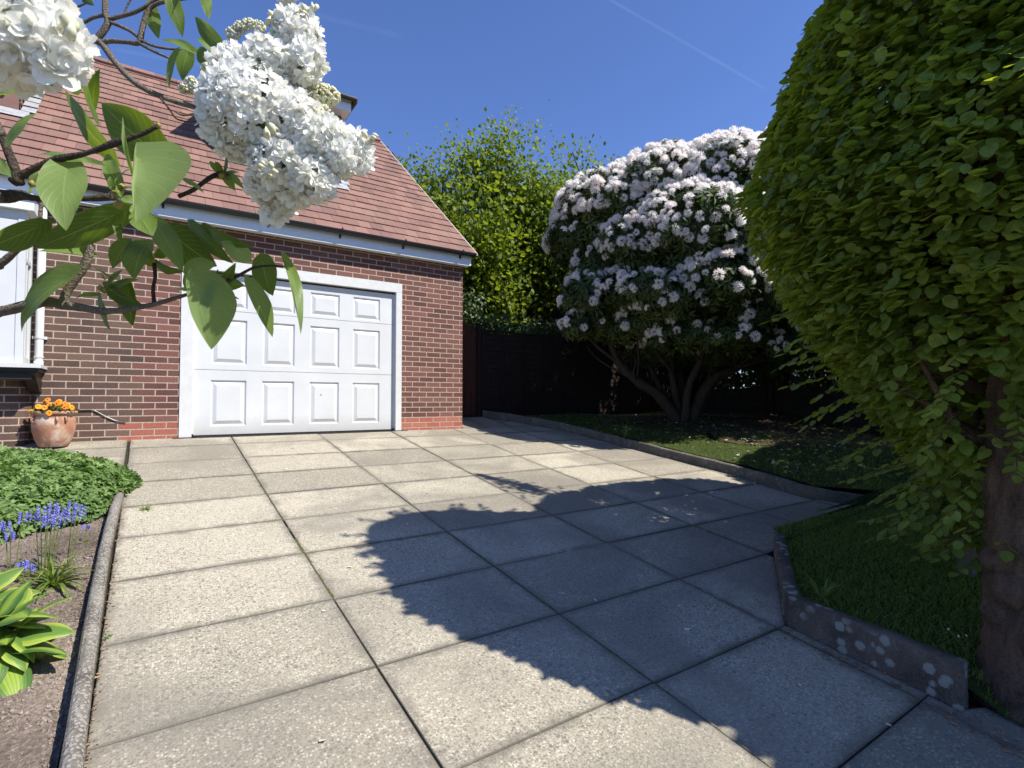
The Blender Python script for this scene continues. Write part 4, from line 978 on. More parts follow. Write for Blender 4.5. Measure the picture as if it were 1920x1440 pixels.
# ================================================================== RHODODENDRON
def rhodo():
    base = at(1288, 785, 9.0); base[2] = lawnz(base[0], base[1])-.03
    T = thing('rhododendron', 'huge old rhododendron covered in pale pink white blossom', 'shrub', base)
    m = MB(); Z0 = 9.0
    stems = [([(1272, 790, 0), (1238, 745, 0), (1195, 715, 0), (1160, 680, .1), (1143, 640, .1), (1118, 590, .2), (1090, 520, .2)], .15, .04),
             ([(1278, 790, .1), (1262, 720, .1), (1258, 670, .2), (1246, 630, .2), (1220, 570, .3), (1190, 480, .3)], .10, .03),
             ([(1284, 790, -.1), (1290, 730, -.1), (1312, 680, -.2), (1330, 640, -.2), (1345, 580, -.3), (1350, 480, -.2)], .10, .03),
             ([(1295, 790, 0), (1318, 735, 0), (1345, 705, 0), (1378, 690, .1), (1402, 650, .1), (1420, 600, .1), (1450, 520, 0)], .15, .035),
             ([(1302, 785, .2), (1345, 715, .3), (1410, 680, .4), (1470, 665, .3), (1520, 640, .2)], .08, .025),
             ([(1270, 785, .3), (1225, 700, .5), (1200, 640, .6), (1190, 580, .6), (1170, 500, .7)], .09, .03),
             ([(1290, 785, .5), (1275, 690, .8), (1290, 620, .9), (1300, 540, 1.), (1290, 440, 1.)], .10, .03),
             ([(1262, 700, .1), (1230, 660, .0), (1212, 620, -.2), (1180, 590, -.3)], .045, .02),
             ([(1160, 680, .1), (1120, 650, .0), (1095, 620, -.1), (1070, 590, -.2)], .05, .02),
             ([(1330, 640, -.2), (1300, 600, -.4), (1290, 560, -.5)], .04, .02),
             ([(1378, 690, .1), (1385, 640, -.2), (1372, 590, -.4), (1380, 540, -.5)], .05, .02)]
    for P, r0, r1 in stems:
        pts = [at(x, y, Z0+dz) for x, y, dz in P]
        if P[0][1] > 780: pts[0][2] = base[2]
        m.tube(crom(pts, 5), [r0*.68, r1*.7], 8, wob=.25)
    rr = random.Random(8); node = [at(x, y, Z0+dz) for P, _, _ in stems for x, y, dz in P[2:]]
    for k in range(120):
        p = node[rr.randrange(len(node))]; d = nrm(np.array([rr.gauss(0, 1), rr.gauss(0, .8), abs(rr.gauss(.6, .5))])); L = rr.uniform(.5, 1.3)
        q = [p, p+d*L*.4+[0, 0, .05], p+d*L*.8+np.array([rr.gauss(0, .1), rr.gauss(0, .1), .15]), p+d*L+[0, 0, .3]]
        m.tube(crom(q, 3), [.022, .006], 5, cap=False)
    m.build('trunk', M['barkd'], T, smooth=True)
    # crown as a union of lobes: (px, py, dZ, rx, ry(depth), rz)
    L = [(1150, 395, .5, .95, .9, .56), (1098, 445, .7, .66, .7, .52), (1230, 375, .5, .95, 1.1, .68), (1340, 372, .2, 1.0, 1.2, .78), (1440, 372, .0, .9, 1.2, .88),
         (1290, 450, -.2, 1.0, 1.1, .72), (1400, 450, -.3, .85, 1.0, .75), (1205, 470, .1, .75, .9, .55), (1340, 535, -.5, .80, .8, .46), (1440, 540, -.3, .75, .9, .55), (1098, 560, .2, .40, .5, .34), (1170, 550, .0, .50, .6, .32), (1130, 500, .4, .5, .5, .35),
         (1250, 575, -.3, .62, .7, .30), (1500, 600, -.2, .5, .7, .45), (1560, 500, .3, .8, .9, .9), (1390, 595, -.3, .50, .6, .26), (1460, 648, -.3, .26, .4, .15), (1082, 612, .1, .22, .3, .16), (1150, 620, .3, .22, .3, .14), (1545, 610, .2, .5, .6, .4), (1300, 430, 1.3, 1.5, 1.0, 1.1), (1330, 560, 1.0, 1.4, .9, .5),
         (1225, 640, 1.2, .7, .6, .45), (1340, 650, 1.3, .9, .6, .5), (1450, 640, 1.3, .8, .7, .6), (1150, 600, .9, .5, .6, .4), (1215, 548, -.6, .40, .5, .24), (1195, 612, .1, .42, .5, .22), (1275, 628, -.2, .50, .5, .22), (1360, 632, -.3, .55, .6, .22), (1425, 640, .1, .5, .5, .26), (1120, 600, .3, .35, .4, .26)]
    ZC = 8.5; C = [at(x, y, ZC+dz) for x, y, dz, *_ in L]; R = [np.array(l[3:6])*[.95, 1.1, .95] for l in L]
    # lobe axes: RGT, depth, up
    A = np.array([RGT, nrm(FWD*[1, 1, 0]), [0, 0, 1.]])
    def inside(p, skip=-1, s=.93):
        b = np.zeros(len(p), bool)
        for i, (c, r) in enumerate(zip(C, R)):
            if i == skip: continue
            b |= (((((p-c)@A.T)/r/s)**2).sum(1) < 1)
        return b
    LP, LN, FP, FN = [], [], [], []
    for i, (c, r) in enumerate(zip(C, R)):
        area = 4*pi*(r[0]*r[1]*r[2])**(2/3); n = int(area*150)
        d = rdir(n); rad = (.74+.31*rng.random(n))*(1+.10*np.sin(6*d[:, 0]+i)*np.sin(5*d[:, 2]+2*i)); p = c+((d*r)*rad[:, None])@A; nn = nrm((d/r)@A)
        k = ~inside(p, i, .86); LP.append(p[k]); LN.append(nn[k])
        n = int(area*95); d = rdir(n); d = d[(d[:, 2] > -.45)]; n = len(d); p = c+((d*r)*(.96+.10*rng.random(n))[:, None])@A; nn = nrm((d/r)@A)
        k = ~inside(p, i, .97); hf = np.clip((c[2]+d[:, 2]*r[2]-1.2)/3.2, 0, 1)
        k &= rng.random(n) < (.28+.70*hf)*(.78+.22*np.clip(nn[:, 2]+.4, 0, 1))*np.clip(1.05+.62*np.sin(p[:, 0]*3.1+p[:, 2]*2.2)*np.sin(p[:, 1]*2.7-p[:, 2]*3.3+1), .12, 1.3); FP.append(p[k]); FN.append(nn[k])
    LP = np.vstack(LP); LN = np.vstack(LN); FP = np.vstack(FP); FN = np.vstack(FN)
    # whorls of long leaves
    pv = []; pf = []
    lv, lf = leafproto(.30, 4, .10, .35, .5)
    for k in range(7):
        a = 2*pi*k/7+.2*sin(k*3); b = len(pv)
        for x, y, z in lv: X_ = .12+x; pv.append((X_*cos(a)-y*sin(a), X_*sin(a)+y*cos(a), z+.15)); 
        pf += [tuple(b+i for i in f) for f in lf]
    n = len(LP); N = nrm(LN+np.array([0, 0, .5])+.45*rdir(n)); scatter('foliage', (pv, pf), LP, rdir(n), N, .10+.04*rng.random(n), M['rholeaf'], T)
    # thin out trusses lying too close
    idx = rng.permutation(len(FP)); keep = []; cell = {}
    for i in idx:
        key = tuple(np.floor(FP[i]/.085).astype(int))
        if key in cell: continue
        cell[key] = 1; keep.append(i)
    FP = FP[keep]; FN = FN[keep]
    # truss: dome of funnel florets
    tv = []; tf = []; rr = random.Random(3)
    for k in range(10):
        ph = math.acos(1-(k+.5)/10*.95); th = k*2.39996; d = np.array([sin(ph)*cos(th), sin(ph)*sin(th), cos(ph)]); u = nrm(np.cross(d, [.3, .5, .8])); v = np.cross(d, u)
        c = d*.35; b = len(tv); tv.append(tuple(c))
        for j in range(5):
            a = 2*pi*j/5; e = cos(a)*u+sin(a)*v; e2 = cos(a+.5)*u+sin(a+.5)*v; e3 = cos(a-.5)*u+sin(a-.5)*v; h = rr.uniform(.34, .55)
            tv += [tuple(c+e3*h*.60+d*.50), tuple(c+e*h*1.15+d*.72), tuple(c+e2*h*.60+d*.50)]
            q = b+1+3*j; tf.append((b, q, q+1, q+2))
    n = len(FP); N = nrm(FN+np.array([0, -.1, .55])+.2*rdir(n)); ft = np.clip(.85-.5*rng.random(n)**2+.1*rng.normal(size=n), 0, 1)
    scatter('blossom', (tv, tf), FP+N*.055, rdir(n), N, .046+.034*rng.random(n), M['truss'], T, tint=ft)
    print('RHODO leaves', len(LP), 'trusses', len(FP))
rhodo()

# ================================================================== HORNBEAMS
hprof = [(-.42, .10), (-.30, .26), (-.1, .40), (.1, .52), (.3, .66), (.55, .82), (.82, 1.00), (1.02, 1.14), (1.25, 1.21), (1.56, 1.235), (1.9, 1.18), (2.23, 1.10), (2.55, .96), (2.84, .78), (3.2, .64), (3.5, .48), (3.72, .28), (3.82, .05)]
hz_ = np.array([p[0] for p in hprof]); hr_ = np.array([p[1] for p in hprof])
horn = leafproto(.66, 5, .10, .16, .42, .10, .8); hornf = leafproto(.70, 8, .10, .16, .42, .07, .66)
fz_ = np.array([-.42, -.2, .1, .6, 1.0, 1.4, 2.9, 3.12, 3.22, 3.28]); fr_ = np.array([.1, .3, .55, .92, 1.1, 1.15, 1.13, .98, .55, .05])
def shell(cx, cy, n, zlo=-.42, zhi=3.82, sx=1., sy=1., dz=0., flat=False):
    hz_, hr_ = (fz_, fr_) if flat else (globals()['hz_'], globals()['hr_'])
    z = rng.uniform(zlo, zhi, n*3); r = np.interp(z, hz_, hr_); k = rng.random(n*3) < (r+.12)/1.4; z = z[k][:n]; r = r[k][:n]; m = len(z)
    th = rng.uniform(0, 2*pi, m); lump = 1+.035*np.sin(5*th+2*z)+.03*np.sin(3*z*2+th*2)+.02*np.sin(17*th+5*z)*np.sin(13*z)+.012*np.sin(29*th-9*z)
    lump = lump-.055*np.clip(np.sin(11*th+2.5*np.sin(4*z))*np.sin(9*z+2*np.sin(5*th))+.35*np.sin(23*th+6*z)*np.sin(19*z-7*th), 0, 1.4)
    rr = r*lump*(1-.22*rng.random(m)**1.6)
    dens = np.where(z < .75, .42+.58*np.clip((z-.0)/.75, 0, 1)**1.5, 1.0); clump = (np.sin(7*th+3*z)+np.sin(11*z-4*th)+np.sin(5*z+9*th+1)); 
    k = rng.random(m) < dens*np.where(z < .7, (clump > -.5)*1.0+.05, 1.0)
    th = th[k]; z = z[k]; rr = rr[k]; rr = rr*(1/(np.abs(np.cos(th))**4+np.abs(np.sin(th))**4)**.25 if flat else 1.0); dr = np.gradient(hr_, hz_); sl = np.interp(z, hz_, dr)
    N = nrm(np.c_[np.cos(th)/sx, np.sin(th)/sy, -sl*.6]); P = np.c_[cx+sx*rr*np.cos(th), cy+sy*rr*np.sin(th), z+dz]
    return P, N, th
def hornbeam(name, label, cx, cy, n, sx=1., sy=1., dz=0., flat=False, wild=False):
    base = (cx, cy, lawnz(cx, cy)-.03); T = thing(name, label, 'tree', base, 'clipped hornbeams on the right')
    P, N, th = shell(cx, cy, n, sx=sx, sy=sy, dz=dz, flat=flat); m = len(P)
    out = np.c_[np.cos(th), np.sin(th), 0*th]
    X = nrm(out*.85+np.array([0, 0, -.34])+.55*rdir(m)); Nn = nrm(np.array([0, 0, 1.0])+out*.34+.46*rdir(m))
    odd = rng.random(m) < .05; Nn[odd] = nrm(out[odd]+.5*rdir(odd.sum())); X[odd] = nrm(np.array([0, 0, -.8])+.7*rdir(odd.sum()))
    Pl = [P-X*.03]; Xl = [X]; Nl = [Nn]; Sl = [(.040+.042*rng.random(m)**1.3)*(1 if wild else 1.35)]
    # flat sprays of twigs that stick out round the lower crown and at the skyline
    S = MB(); rr = random.Random(6)
    ns = 330 if wild else 60
    for k in range(ns):
        if k % 5 > 1: z = rr.uniform(-.40, 1.0)
        else: z = rr.uniform(1.0, 3.2 if flat else 3.75)
        a = rr.uniform(0, 2*pi); r = np.interp(z, hz_, hr_)*.80; p = np.array([cx+sx*r*cos(a), cy+sy*r*sin(a), z+dz]); L = rr.uniform(.22, .42) if z < 1.0 else rr.uniform(.20, .30)
        d = nrm(np.array([cos(a), sin(a), rr.uniform(-.65, -.05) if z < 1.0 else rr.uniform(-.1, .6)])); q = [p+d*L*t+np.array([0, 0, -.10*L*t*t]) for t in np.linspace(0, 1, 6)]
        S.tube(q, [.004, .0015], 4, cap=False); side = nrm(np.cross(d, [0, 0, 1.]))
        for j in range(1, 10):
            t = j/9; c = p+d*L*t+np.array([0, 0, -.10*L*t*t]); s_ = 1 if j % 2 else -1
            Pl.append(c[None]); Xl.append((d*.7+side*s_*.75+np.array([0, 0, -.25])+.2*rdir(1)[0])[None] if j < 9 else d[None]); Nl.append((np.array([0, 0, 1.])+.3*rdir(1)[0])[None]); Sl.append(np.array([rr.uniform(.045, .072)]))
    # the odd unruly shoot on top
    if not wild:
        for q0, q1, n2, wd in (((4.66, -5.66, 3.05), (4.79, -5.44, 4.05), 420, .15),) if flat and cx < 7 else ():
            q0 = np.array(q0); q1 = np.array(q1); t = rng.random(n2)**1.3; c = q0+(q1-q0)*t[:, None]+rng.normal(size=(n2, 3))*wd*(1-t[:, None])*.9
            Pl.append(c); Xl.append(rdir(n2)+[0, 0, .3]); Nl.append(rdir(n2)); Sl.append(np.full(n2, .07)); S.tube([q0, (q0+q1)/2+[.02, 0, 0], q1], [.012, .004], 5)
    P = np.vstack(Pl); X = np.vstack(Xl); Nn = np.vstack(Nl); Ss = np.concatenate(Sl)
    g = .5+.5*np.sin(P[:, 0]*4+P[:, 2]*3)*np.sin(P[:, 1]*5-P[:, 2]*2.3); tint = np.clip(.2+.3*g+.5*rng.random(len(P)), 0, 1)
    scatter('crown', hornf if wild else horn, P, X, Nn, Ss, M['hornleaf'], T, tint=tint)
    S.build('twigs', M['bark'], T)
    # trunk and limbs
    tr = MB(); b = np.array(base)
    r = .20; lean = np.array([-.42, -.16, 0]) if wild else np.zeros(3)
    tr.tube(crom([b+lean+[0.0, 0, -.12], b+lean+[-.01, 0, .06], b+lean+[.02, .01, .30], b+lean+[.04, .0, .62], b+lean+[.05, .02, 1.0], b+lean*.85+[.04, 0, 1.5], b+lean*.4+[0, 0, 2.3], b+[0, .05, 3.2]], 6), [r*1.35, r*1.1, r*.95, r*1.0, r*.92, r*.75, r*.45, r*.2], 18, wob=.12)
    if wild:
        for (dx, dy, dz_, rb) in ((-.13, .07, .42, .085), (-.10, .12, .30, .075), (-.05, .14, .52, .07), (-.17, -.02, .20, .07)):
            c = b+lean+[dx, dy, dz_]; tr.lathe([(0, -rb), (rb*.7, -rb*.75), (rb, 0), (rb*.75, rb*.7), (0, rb)], c, 10)
    for k in range(26):
        a = 2.39996*k+.5; z = .75+k*.085; L = .74 if z < 2.2 else .50; d = np.array([cos(a), sin(a), 0]); s0 = b+[0, 0, z]
        P_ = [s0, s0+d*L*.35+[0, 0, .12], s0+d*L*.7+[0, 0, .34], s0+d*L+[0, 0, .62]]
        tr.tube(crom(P_, 4), [.045, .010], 7, wob=.12)
        for j in range(3):
            a2 = a+rr.uniform(-.8, .8); p = np.array(P_[1+j % 2]); e = p+np.array([cos(a2), sin(a2), rr.uniform(-.2, .7)])*.4; tr.tube([p, (p+e)/2+[0, 0, .03], e], [.014, .004], 5, cap=False)
    tr.build('trunk', M['bark'], T, smooth=True)
    return T
hornbeam('hornbeam_tree', 'big clipped hornbeam with a thick scarred trunk filling the right side', 3.45, -6.50, 66000, wild=True)
hornbeam('hornbeam_tree', 'second clipped hornbeam mostly hidden behind the nearest one', 5.55, -6.45, 60000, 1.28, .80, .0, True)
hornbeam('hornbeam_tree', 'farthest clipped hornbeam in the row at the right edge', 8.45, -6.4, 40000, 1.15, .85, .0, True)
hornbeam('hornbeam_tree', 'clipped hornbeam standing outside the view to the right of the camera', 4.50, -8.35, 46000, 1.30, 1.0, -.25)

# grey post behind the hornbeam
px_ = at(1810, 950, 3.6); gp = MB(); q = (px_[0], px_[1]); gp.box(q[0]-.04, q[0]+.04, q[1]-.04, q[1]+.04, lawnz(*q)-.05, px_[2]+.14)
tag(gp.build('wooden_post', M['post'], None, (q[0], q[1], lawnz(*q))), 'short squared grey wooden post behind the hornbeam leaves', 'post')

# ================================================================== GRASS, LITTER, PETALS
blade = ([(0, -.05, 0), (0, .05, 0), (.55, .035, .02), (.55, -.035, .02), (1, 0, .12)], [(0, 1, 2, 3), (3, 2, 4)])
def lawn_points(n, x1, y0, y1):
    P = np.c_[rng.uniform(2.7, x1, n), rng.uniform(y0, y1, n), np.zeros(n)]; k = np.array([p[0] > lawn_xl(p[1]) if not (-4.93 <= p[1] < -4.84) else p[0] > 6.1 for p in P]); P = P[k]
    P[:, 2] = [lawnz(a, b) for a, b, _ in P]; return P
P = np.vstack([lawn_points(70000, 6.5, -7.2, -4.6), lawn_points(52000, 9.5, -4.9, .9)]); e_ = ((P[:, 0]-8.9)/2.6)**2+((P[:, 1]+1.4)/1.5)**2; P = P[(e_ > 1) | (rng.random(len(P)) < .06)]; n = len(P)
X = np.array([0, 0, .9])+.75*rdir(n); o = scatter('grass', blade, P, X, rdir(n), .022+.03*rng.random(n), M['grass'], None, (0, 0, 0)); tag(o, 'short shaded grass of the lawn right of the paving', 'grass', kind='stuff')
flat = ([(-.5, -.3, 0), (.5, -.25, .06), (.45, .3, 0), (-.35, .32, .1)], [(0, 1, 2, 3)])
def litter(name, n, region, size, mat, label, cat):
    P = []
    while len(P) < n:
        p = region(); 
        if p is not None: P.append(p)
    P = np.array(P); N = np.array([0, 0, 1.])+.35*rdir(n); o = scatter(name, flat, P, rdir(n)*[1, 1, .1], N, size*(.5+rng.random(n)), mat, None, (0, 0, 0)); tag(o, label, cat, kind='stuff')
def reg1():
    a = rng.uniform(0, 2*pi); r = math.sqrt(rng.random()); x = 8.3+3.0*r*cos(a); y = -1.5+2.1*r*sin(a)
    if y > .85 or x < 6.6: return None
    return (x, y, lawnz(x, y)+.016)
litter('fallen_leaves', 3000, reg1, .034, M['deadleaf'], 'brown fallen leaves carpeting the earth under the rhododendron', 'leaf litter')
def reg2():
    x = rng.normal(6.6, .9); y = rng.uniform(-4.5, .8)
    if x < lawn_xl(y)+.05: return (x, y, gz(y)+.012) if (x > 5.1 and y < -.6 and rng.random() < .12 and x < lim(y)-.02) else None
    return (x, y, lawnz(x, y)+.03)
litter('fallen_petals', 260, reg2, .036, M['deadpetal'], 'pale fallen rhododendron petals on the lawn and by the kerb', 'petals')
def reg3():
    y = rng.uniform(-5.4, -2.3); x = -.452+abs(rng.normal(0, .012)); return (x, y, gz(y)+.006)
litter('dry_debris', 230, reg3, .011, M['deadleaf'], 'dry brown crumbs lying along the edging and in the joints', 'debris')
def reg4():
    x = rng.uniform(2.5, 2.66); y = rng.uniform(-6.7, -5.7); return (x, y, gz(y)+.006)
litter('dry_debris', 160, reg4, .016, M['deadleaf'], 'dark leaf scraps along the foot of the lichened kerb stone', 'debris')
# a few scraps lying loose on the slabs
def reg5():
    x = rng.uniform(-.3, 2.6); y = rng.uniform(-6.4, -.6); return (x, y, gz(y)+.006)
litter('loose_scraps', 34, reg5, .020, M['deadpetal'], 'few pale scraps scattered loose over the sunny slabs', 'debris')
# moss in the joints
def moss():
    P = []
    for xj, ya, yb, n, s in ((.545, -3.3, -4.35, 2600, .006), (1.571, -3.8, -6.3, 700, .004), (2.58, -3.5, -5.9, 1500, .006), (2.58, -3.4, -3.7, 500, .008), (.545, -1.0, -3.3, 600, .003), (3.6, -3.0, -4.9, 600, .006)):
        y = rng.uniform(yb, ya, n); k = np.sin(y*9+xj*5)+np.sin(y*23+1) > -.2; y = y[k]; x = xj+rng.normal(0, .0042, len(y)); P.append(np.c_[x, y, [gz(t)-.003 for t in y]])
    P = np.vstack(P); n = len(P); o = scatter('joint_moss', crumb, P, rdir(n), rdir(n), .0035+.0045*rng.random(n), leafmat('moss', (.035, .045, .008), (.14, .15, .03), .1), None, (0, 0, 0)); tag(o, 'green moss growing in the joints of the slabs', 'moss', kind='stuff')
moss()

# tufts and small plants
def strap(p0, d, L, w_, droop, n=9, twist=0.0, fold=.25):
    """one arching strap leaf: returns verts, faces, uvs(u,v)"""
    d = nrm(np.array(d, float)); side = nrm(np.cross(d, [0, 0, 1.])+1e-6); V = []; F = []
    p = np.array(p0, float); dd = d.copy()
    for i in range(n+1):
        t = i/n; hw = w_/2*(sin(pi*min(1, t*.92+.12))**.6 if t < 1 else .05); u = nrm(np.cross(side, dd)); V += [tuple(p-side*hw+u*hw*fold), tuple(p), tuple(p+side*hw+u*hw*fold)]
        dd = nrm(dd+np.array([0, 0, -droop/n])); p = p+dd*L/n
    for i in range(n):
        a = 3*i; F += [(a, a+1, a+4, a+3), (a+1, a+2, a+5, a+4)]
    return V, F
def tuft(name, label, cat, c, n, L, w_, mat, droop=1.4, part='leaves', spread=1., zoff=0.):
    T = thing(name, label, cat, c); m = MB(); rr = random.Random(int(abs(c[0]*1000)))
    for k in range(n):
        a = rr.uniform(0, 2*pi); el = rr.uniform(.35, 1.4); d = (cos(a)*cos(el)*spread, sin(a)*cos(el)*spread, sin(el)); l = L*rr.uniform(.6, 1.1)
        V, F = strap(np.array(c)+[rr.uniform(-.02, .02), rr.uniform(-.02, .02), 0], d, l, w_*rr.uniform(.7, 1.2), droop*rr.uniform(.6, 1.3)); m.add(V, F, rr.random())
    m.build(part, mat, T, smooth=True); return T
tuft('grass_tuft', 'small flat grass tuft growing in the joint near the green shrub', 'grass tuft', (-.30, -2.50, gz(-2.50)), 46, .085, .004, M['grass'], 1.8)
tuft('grass_tuft', 'tall bright grass tuft at the lawn edge in the sun patch', 'grass tuft', (5.74, -1.55, lawnz(5.74, -1.55)), 46, .26, .008, M['strap'], 1.2)
tb = (2.89, -5.77, lawnz(2.89, -5.77)); tuft('bulb_tuft', 'arching strap leaved tuft behind the angled kerb stone', 'plant', tb, 46, .21, .010, M['strap'], 1.7)
tuft('weed', 'tiny green weed in the gap beside the long edging', 'weed', (-.44, -4.30, gz(-4.3)), 9, .030, .009, M['shrubleaf'], 1.)
def seedhead(c, hs, label):
    T = thing('dandelion', label, 'weed', c); m = MB(); 
    for h, lx, ly in hs: m.tube(crom([np.array(c), np.array(c)+[lx*.4, ly*.4, h*.5], np.array(c)+[lx, ly, h]], 4), .0016, 5)
    m.build('stems', M['strap'], T)
    for h, lx, ly in hs: b = MB(); b.lathe([(0, -.006), (.004, -.003), (.005, 0), (.003, .004), (0, .005)], np.array(c)+[lx, ly, h], 8); b.build('seed_head', M['deadpetal'], T, smooth=True)
seedhead((2.93, -6.42, lawnz(2.93, -6.42)), [(.10, -.02, .03), (.13, -.05, .06), (.09, .05, .02)], 'spent dandelion stems on the lawn above the lichened kerb stone')

# green leafy mound at the head of the bed
def mound():
    c = np.array([-1.22, -1.95, bedz(-1.2, -1.95)]); T = thing('leafy_shrub', 'low dense green leafy mound spilling over the corner of the bed', 'shrub', c)
    n = 9500; a = rng.uniform(0, 2*pi, n); r = np.sqrt(rng.random(n)); 
    lump = 1+.07*np.sin(3*a+1)+.05*np.sin(7*a)
    rx, ry = .94, .88; x = c[0]+rx*r*lump*np.cos(a)*np.where(np.cos(a) > 0, .84, 1.2); y = c[1]+ry*r*lump*np.sin(a); 
    h = .30*np.sqrt(np.clip(1-r**3.2, 0, 1))+.025*np.sin(9*x)*np.sin(8*y); z = np.array([gz(t) for t in y])-.03+h*(.72+.28*rng.random(n)); P = np.c_[x, y, z]
    lv = []; lf = []
    for k, ang in enumerate((0, 42, -42, 95, -95)):
        v, f = leafproto(.42, 4, .12, .25, .55, .12); b = len(lv); q = radians(ang); s_ = 1-.25*(abs(ang) > 60)
        for X_, Y_, Z_ in v: lv.append(((X_*cos(q)-Y_*sin(q))*s_, (X_*sin(q)+Y_*cos(q))*s_, Z_))
        lf += [tuple(b+i for i in ff) for ff in f]
    out = nrm(np.c_[np.cos(a), np.sin(a), np.zeros(n)]); N = nrm(np.array([0, 0, 1.])+out*(r**2)[:, None]*1.0+.45*rdir(n)); X = nrm(out*.5+rdir(n)+np.array([0, 0, -.2]))
    t = np.clip(.35+.5*(h/.25)*rng.random(n)+.2*rng.normal(size=n), 0, 1)
    scatter('foliage', (lv, lf), P, X, N, .042+.022*rng.random(n), M['shrubleaf'], T, tint=t)
    s = MB()
    for k in range(60):
        a_ = random.uniform(0, 2*pi); r_ = random.random()**.5*.7; p = c+[0, 0, 0]; e = np.array([c[0]+r_*cos(a_), c[1]+r_*sin(a_)*.85, 0]); e[2] = gz(e[1])+.14; s.tube([(e[0]*.6+c[0]*.4, e[1]*.6+c[1]*.4, gz(e[1]*.6+c[1]*.4)-.04), e], [.004, .002], 4, cap=False)
    s.build('stems', M['strap'], T)
mound()

# bluebells
def bluebell(c, stems, label, nleaf=14, L=.17):
    T = thing('bluebell_plant', label, 'flower', c); m = MB(); rr = random.Random(int(abs(c[1]*1000)))
    for k in range(nleaf):
        a = rr.uniform(0, 2*pi); el = rr.uniform(.3, 1.2); V, F = strap(np.array(c), (cos(a)*cos(el), sin(a)*cos(el), sin(el)), L*rr.uniform(.7, 1.2), .011, rr.uniform(1.2, 2.2)); m.add(V, F, rr.random())
    m.build('leaves', M['strap'], T, smooth=True); s = MB(); fl = []
    for (dx, dy, h) in stems:
        b = np.array(c)+[dx*.35, dy*.35, 0]; e = np.array(c)+[dx, dy, h]; P_ = crom([b, b+(e-b)*.5+[0, 0, .01], b+(e-b)*.85, e], 4); s.tube(P_, [.0026, .0015], 5, cap=False); fl.append((P_, e))
    s.build('stems', M['strap'], T)
    bell = ([], [])
    for j in range(6):
        a0 = 2*pi*j/6; a1 = 2*pi*(j+.5)/6; a2 = 2*pi*(j+1)/6; b = len(bell[0]); q = lambda x, r, a: (x, r*cos(a), r*sin(a))
        bell[0].extend([q(0, .10, a0), q(0, .10, a2), q(.6, .26, a2), q(.6, .26, a0), q(1.05, .50, a1)]); bell[1].extend([(b, b+1, b+2, b+3), (b+3, b+2, b+4)])
    for P_, e in fl:
        n = rr.randint(9, 14); t = np.linspace(.66, 1, n); i = (t*(len(P_)-1)); p = np.array([P_[int(q)]+(P_[min(int(q)+1, len(P_)-1)]-P_[int(q)])*(q % 1) for q in i])
        a = np.arange(n)*2.1+rr.random()*6; out = np.c_[np.cos(a), np.sin(a), -.9+0*a]; p = p+out*[.010, .010, 0.0]
        scatter('flower_spike', bell, p, nrm(out), rdir(n), .017+.005*rng.random(n), M['bluebell'], T)
bb = lambda x, y: (x, y, bedz(x, y)+.0)
bluebell(bb(-.76, -3.42), [(-.02, .0, .40), (.035, .03, .41), (.07, .05, .38), (-.05, .05, .37), (.02, -.05, .36), (.09, -.01, .36), (.0, .05, .34), (.05, .0, .33), (.03, .02, .37)], 'violet bluebells with several tall flower spikes in the middle of the clump', 22, .20)
bluebell(bb(-.90, -3.38), [(-.03, .02, .32), (.04, .03, .36), (.0, -.03, .27)], 'bluebell plant at the left of the clump, shorter spikes', 18, .19)
bluebell(bb(-.68, -3.34), [(.03, .04, .38), (.07, .03, .36), (.05, .0, .33)], 'bluebell plant nearest the edging with leaning spikes', 10)
bluebell(bb(-.80, -3.66), [(-.01, -.02, .19), (.015, .0, .165)], 'low bluebell with a single dark spike in front of the clump', 10)
bluebell(bb(-.62, -2.98), [(.01, .01, .12)], 'lone small bluebell under the edge of the green mound', 5, .08)
tuft('strap_leaf_clump', 'spreading clump of bright green strap leaves between bluebells and edging', 'plant', bb(-.70, -3.58), 70, .25, .015, M['strap'], 2.1)
tuft('strap_leaf_clump', 'thin grassy leaves left of the bluebells', 'plant', bb(-.98, -3.62), 60, .20, .007, M['strap'], 1.6)

# hosta
def hostamat():
    a = NT('hosta_leaf'); uv = a.n('ShaderNodeTexCoord').outputs['UV']; s = a.n('ShaderNodeSeparateXYZ'); a.L(uv, s.inputs[0]); v = a.math('ABSOLUTE', s.outputs[1]); t = a.attr()
    g = a.n('ShaderNodeNewGeometry'); nz = a.noise(40, 3, vec=g.outputs['Position']); vv = a.math('ADD', v, a.math('MULTIPLY', a.math('SUBTRACT', nz, .5), .25))
    inner = a.ramp(vv, [(.30, (.30, .42, .06)), (.50, (.17, .29, .045)), (.78, (.07, .15, .035))]); outer = a.mix(a.math('GREATER_THAN', t, .5), inner, a.ramp(vv, [(.5, (.14, .25, .05)), (.8, (.38, .48, .08))]))
    st = a.math('PINGPONG', a.math('MULTIPLY', v, 5.0), .5); c = a.mix(a.math('MULTIPLY', a.ramp(st, [(0, 1.0), (.2, 0.0)]), .45), outer, (.07, .14, .03))
    p = a.pbsdf(c, .42, a.bump(st, .6, .003), .4); tr = a.n('ShaderNodeBsdfTranslucent'); a.L(a.mix(1.0, c, (1.3, 1.2, .5), 'MULTIPLY'), tr.inputs[0]); mx = a.n('ShaderNodeMixShader'); mx.inputs[0].default_value = .3
    a.L(p, mx.inputs[1]); a.L(tr.outputs[0], mx.inputs[2]); return a.done(mx.outputs[0])
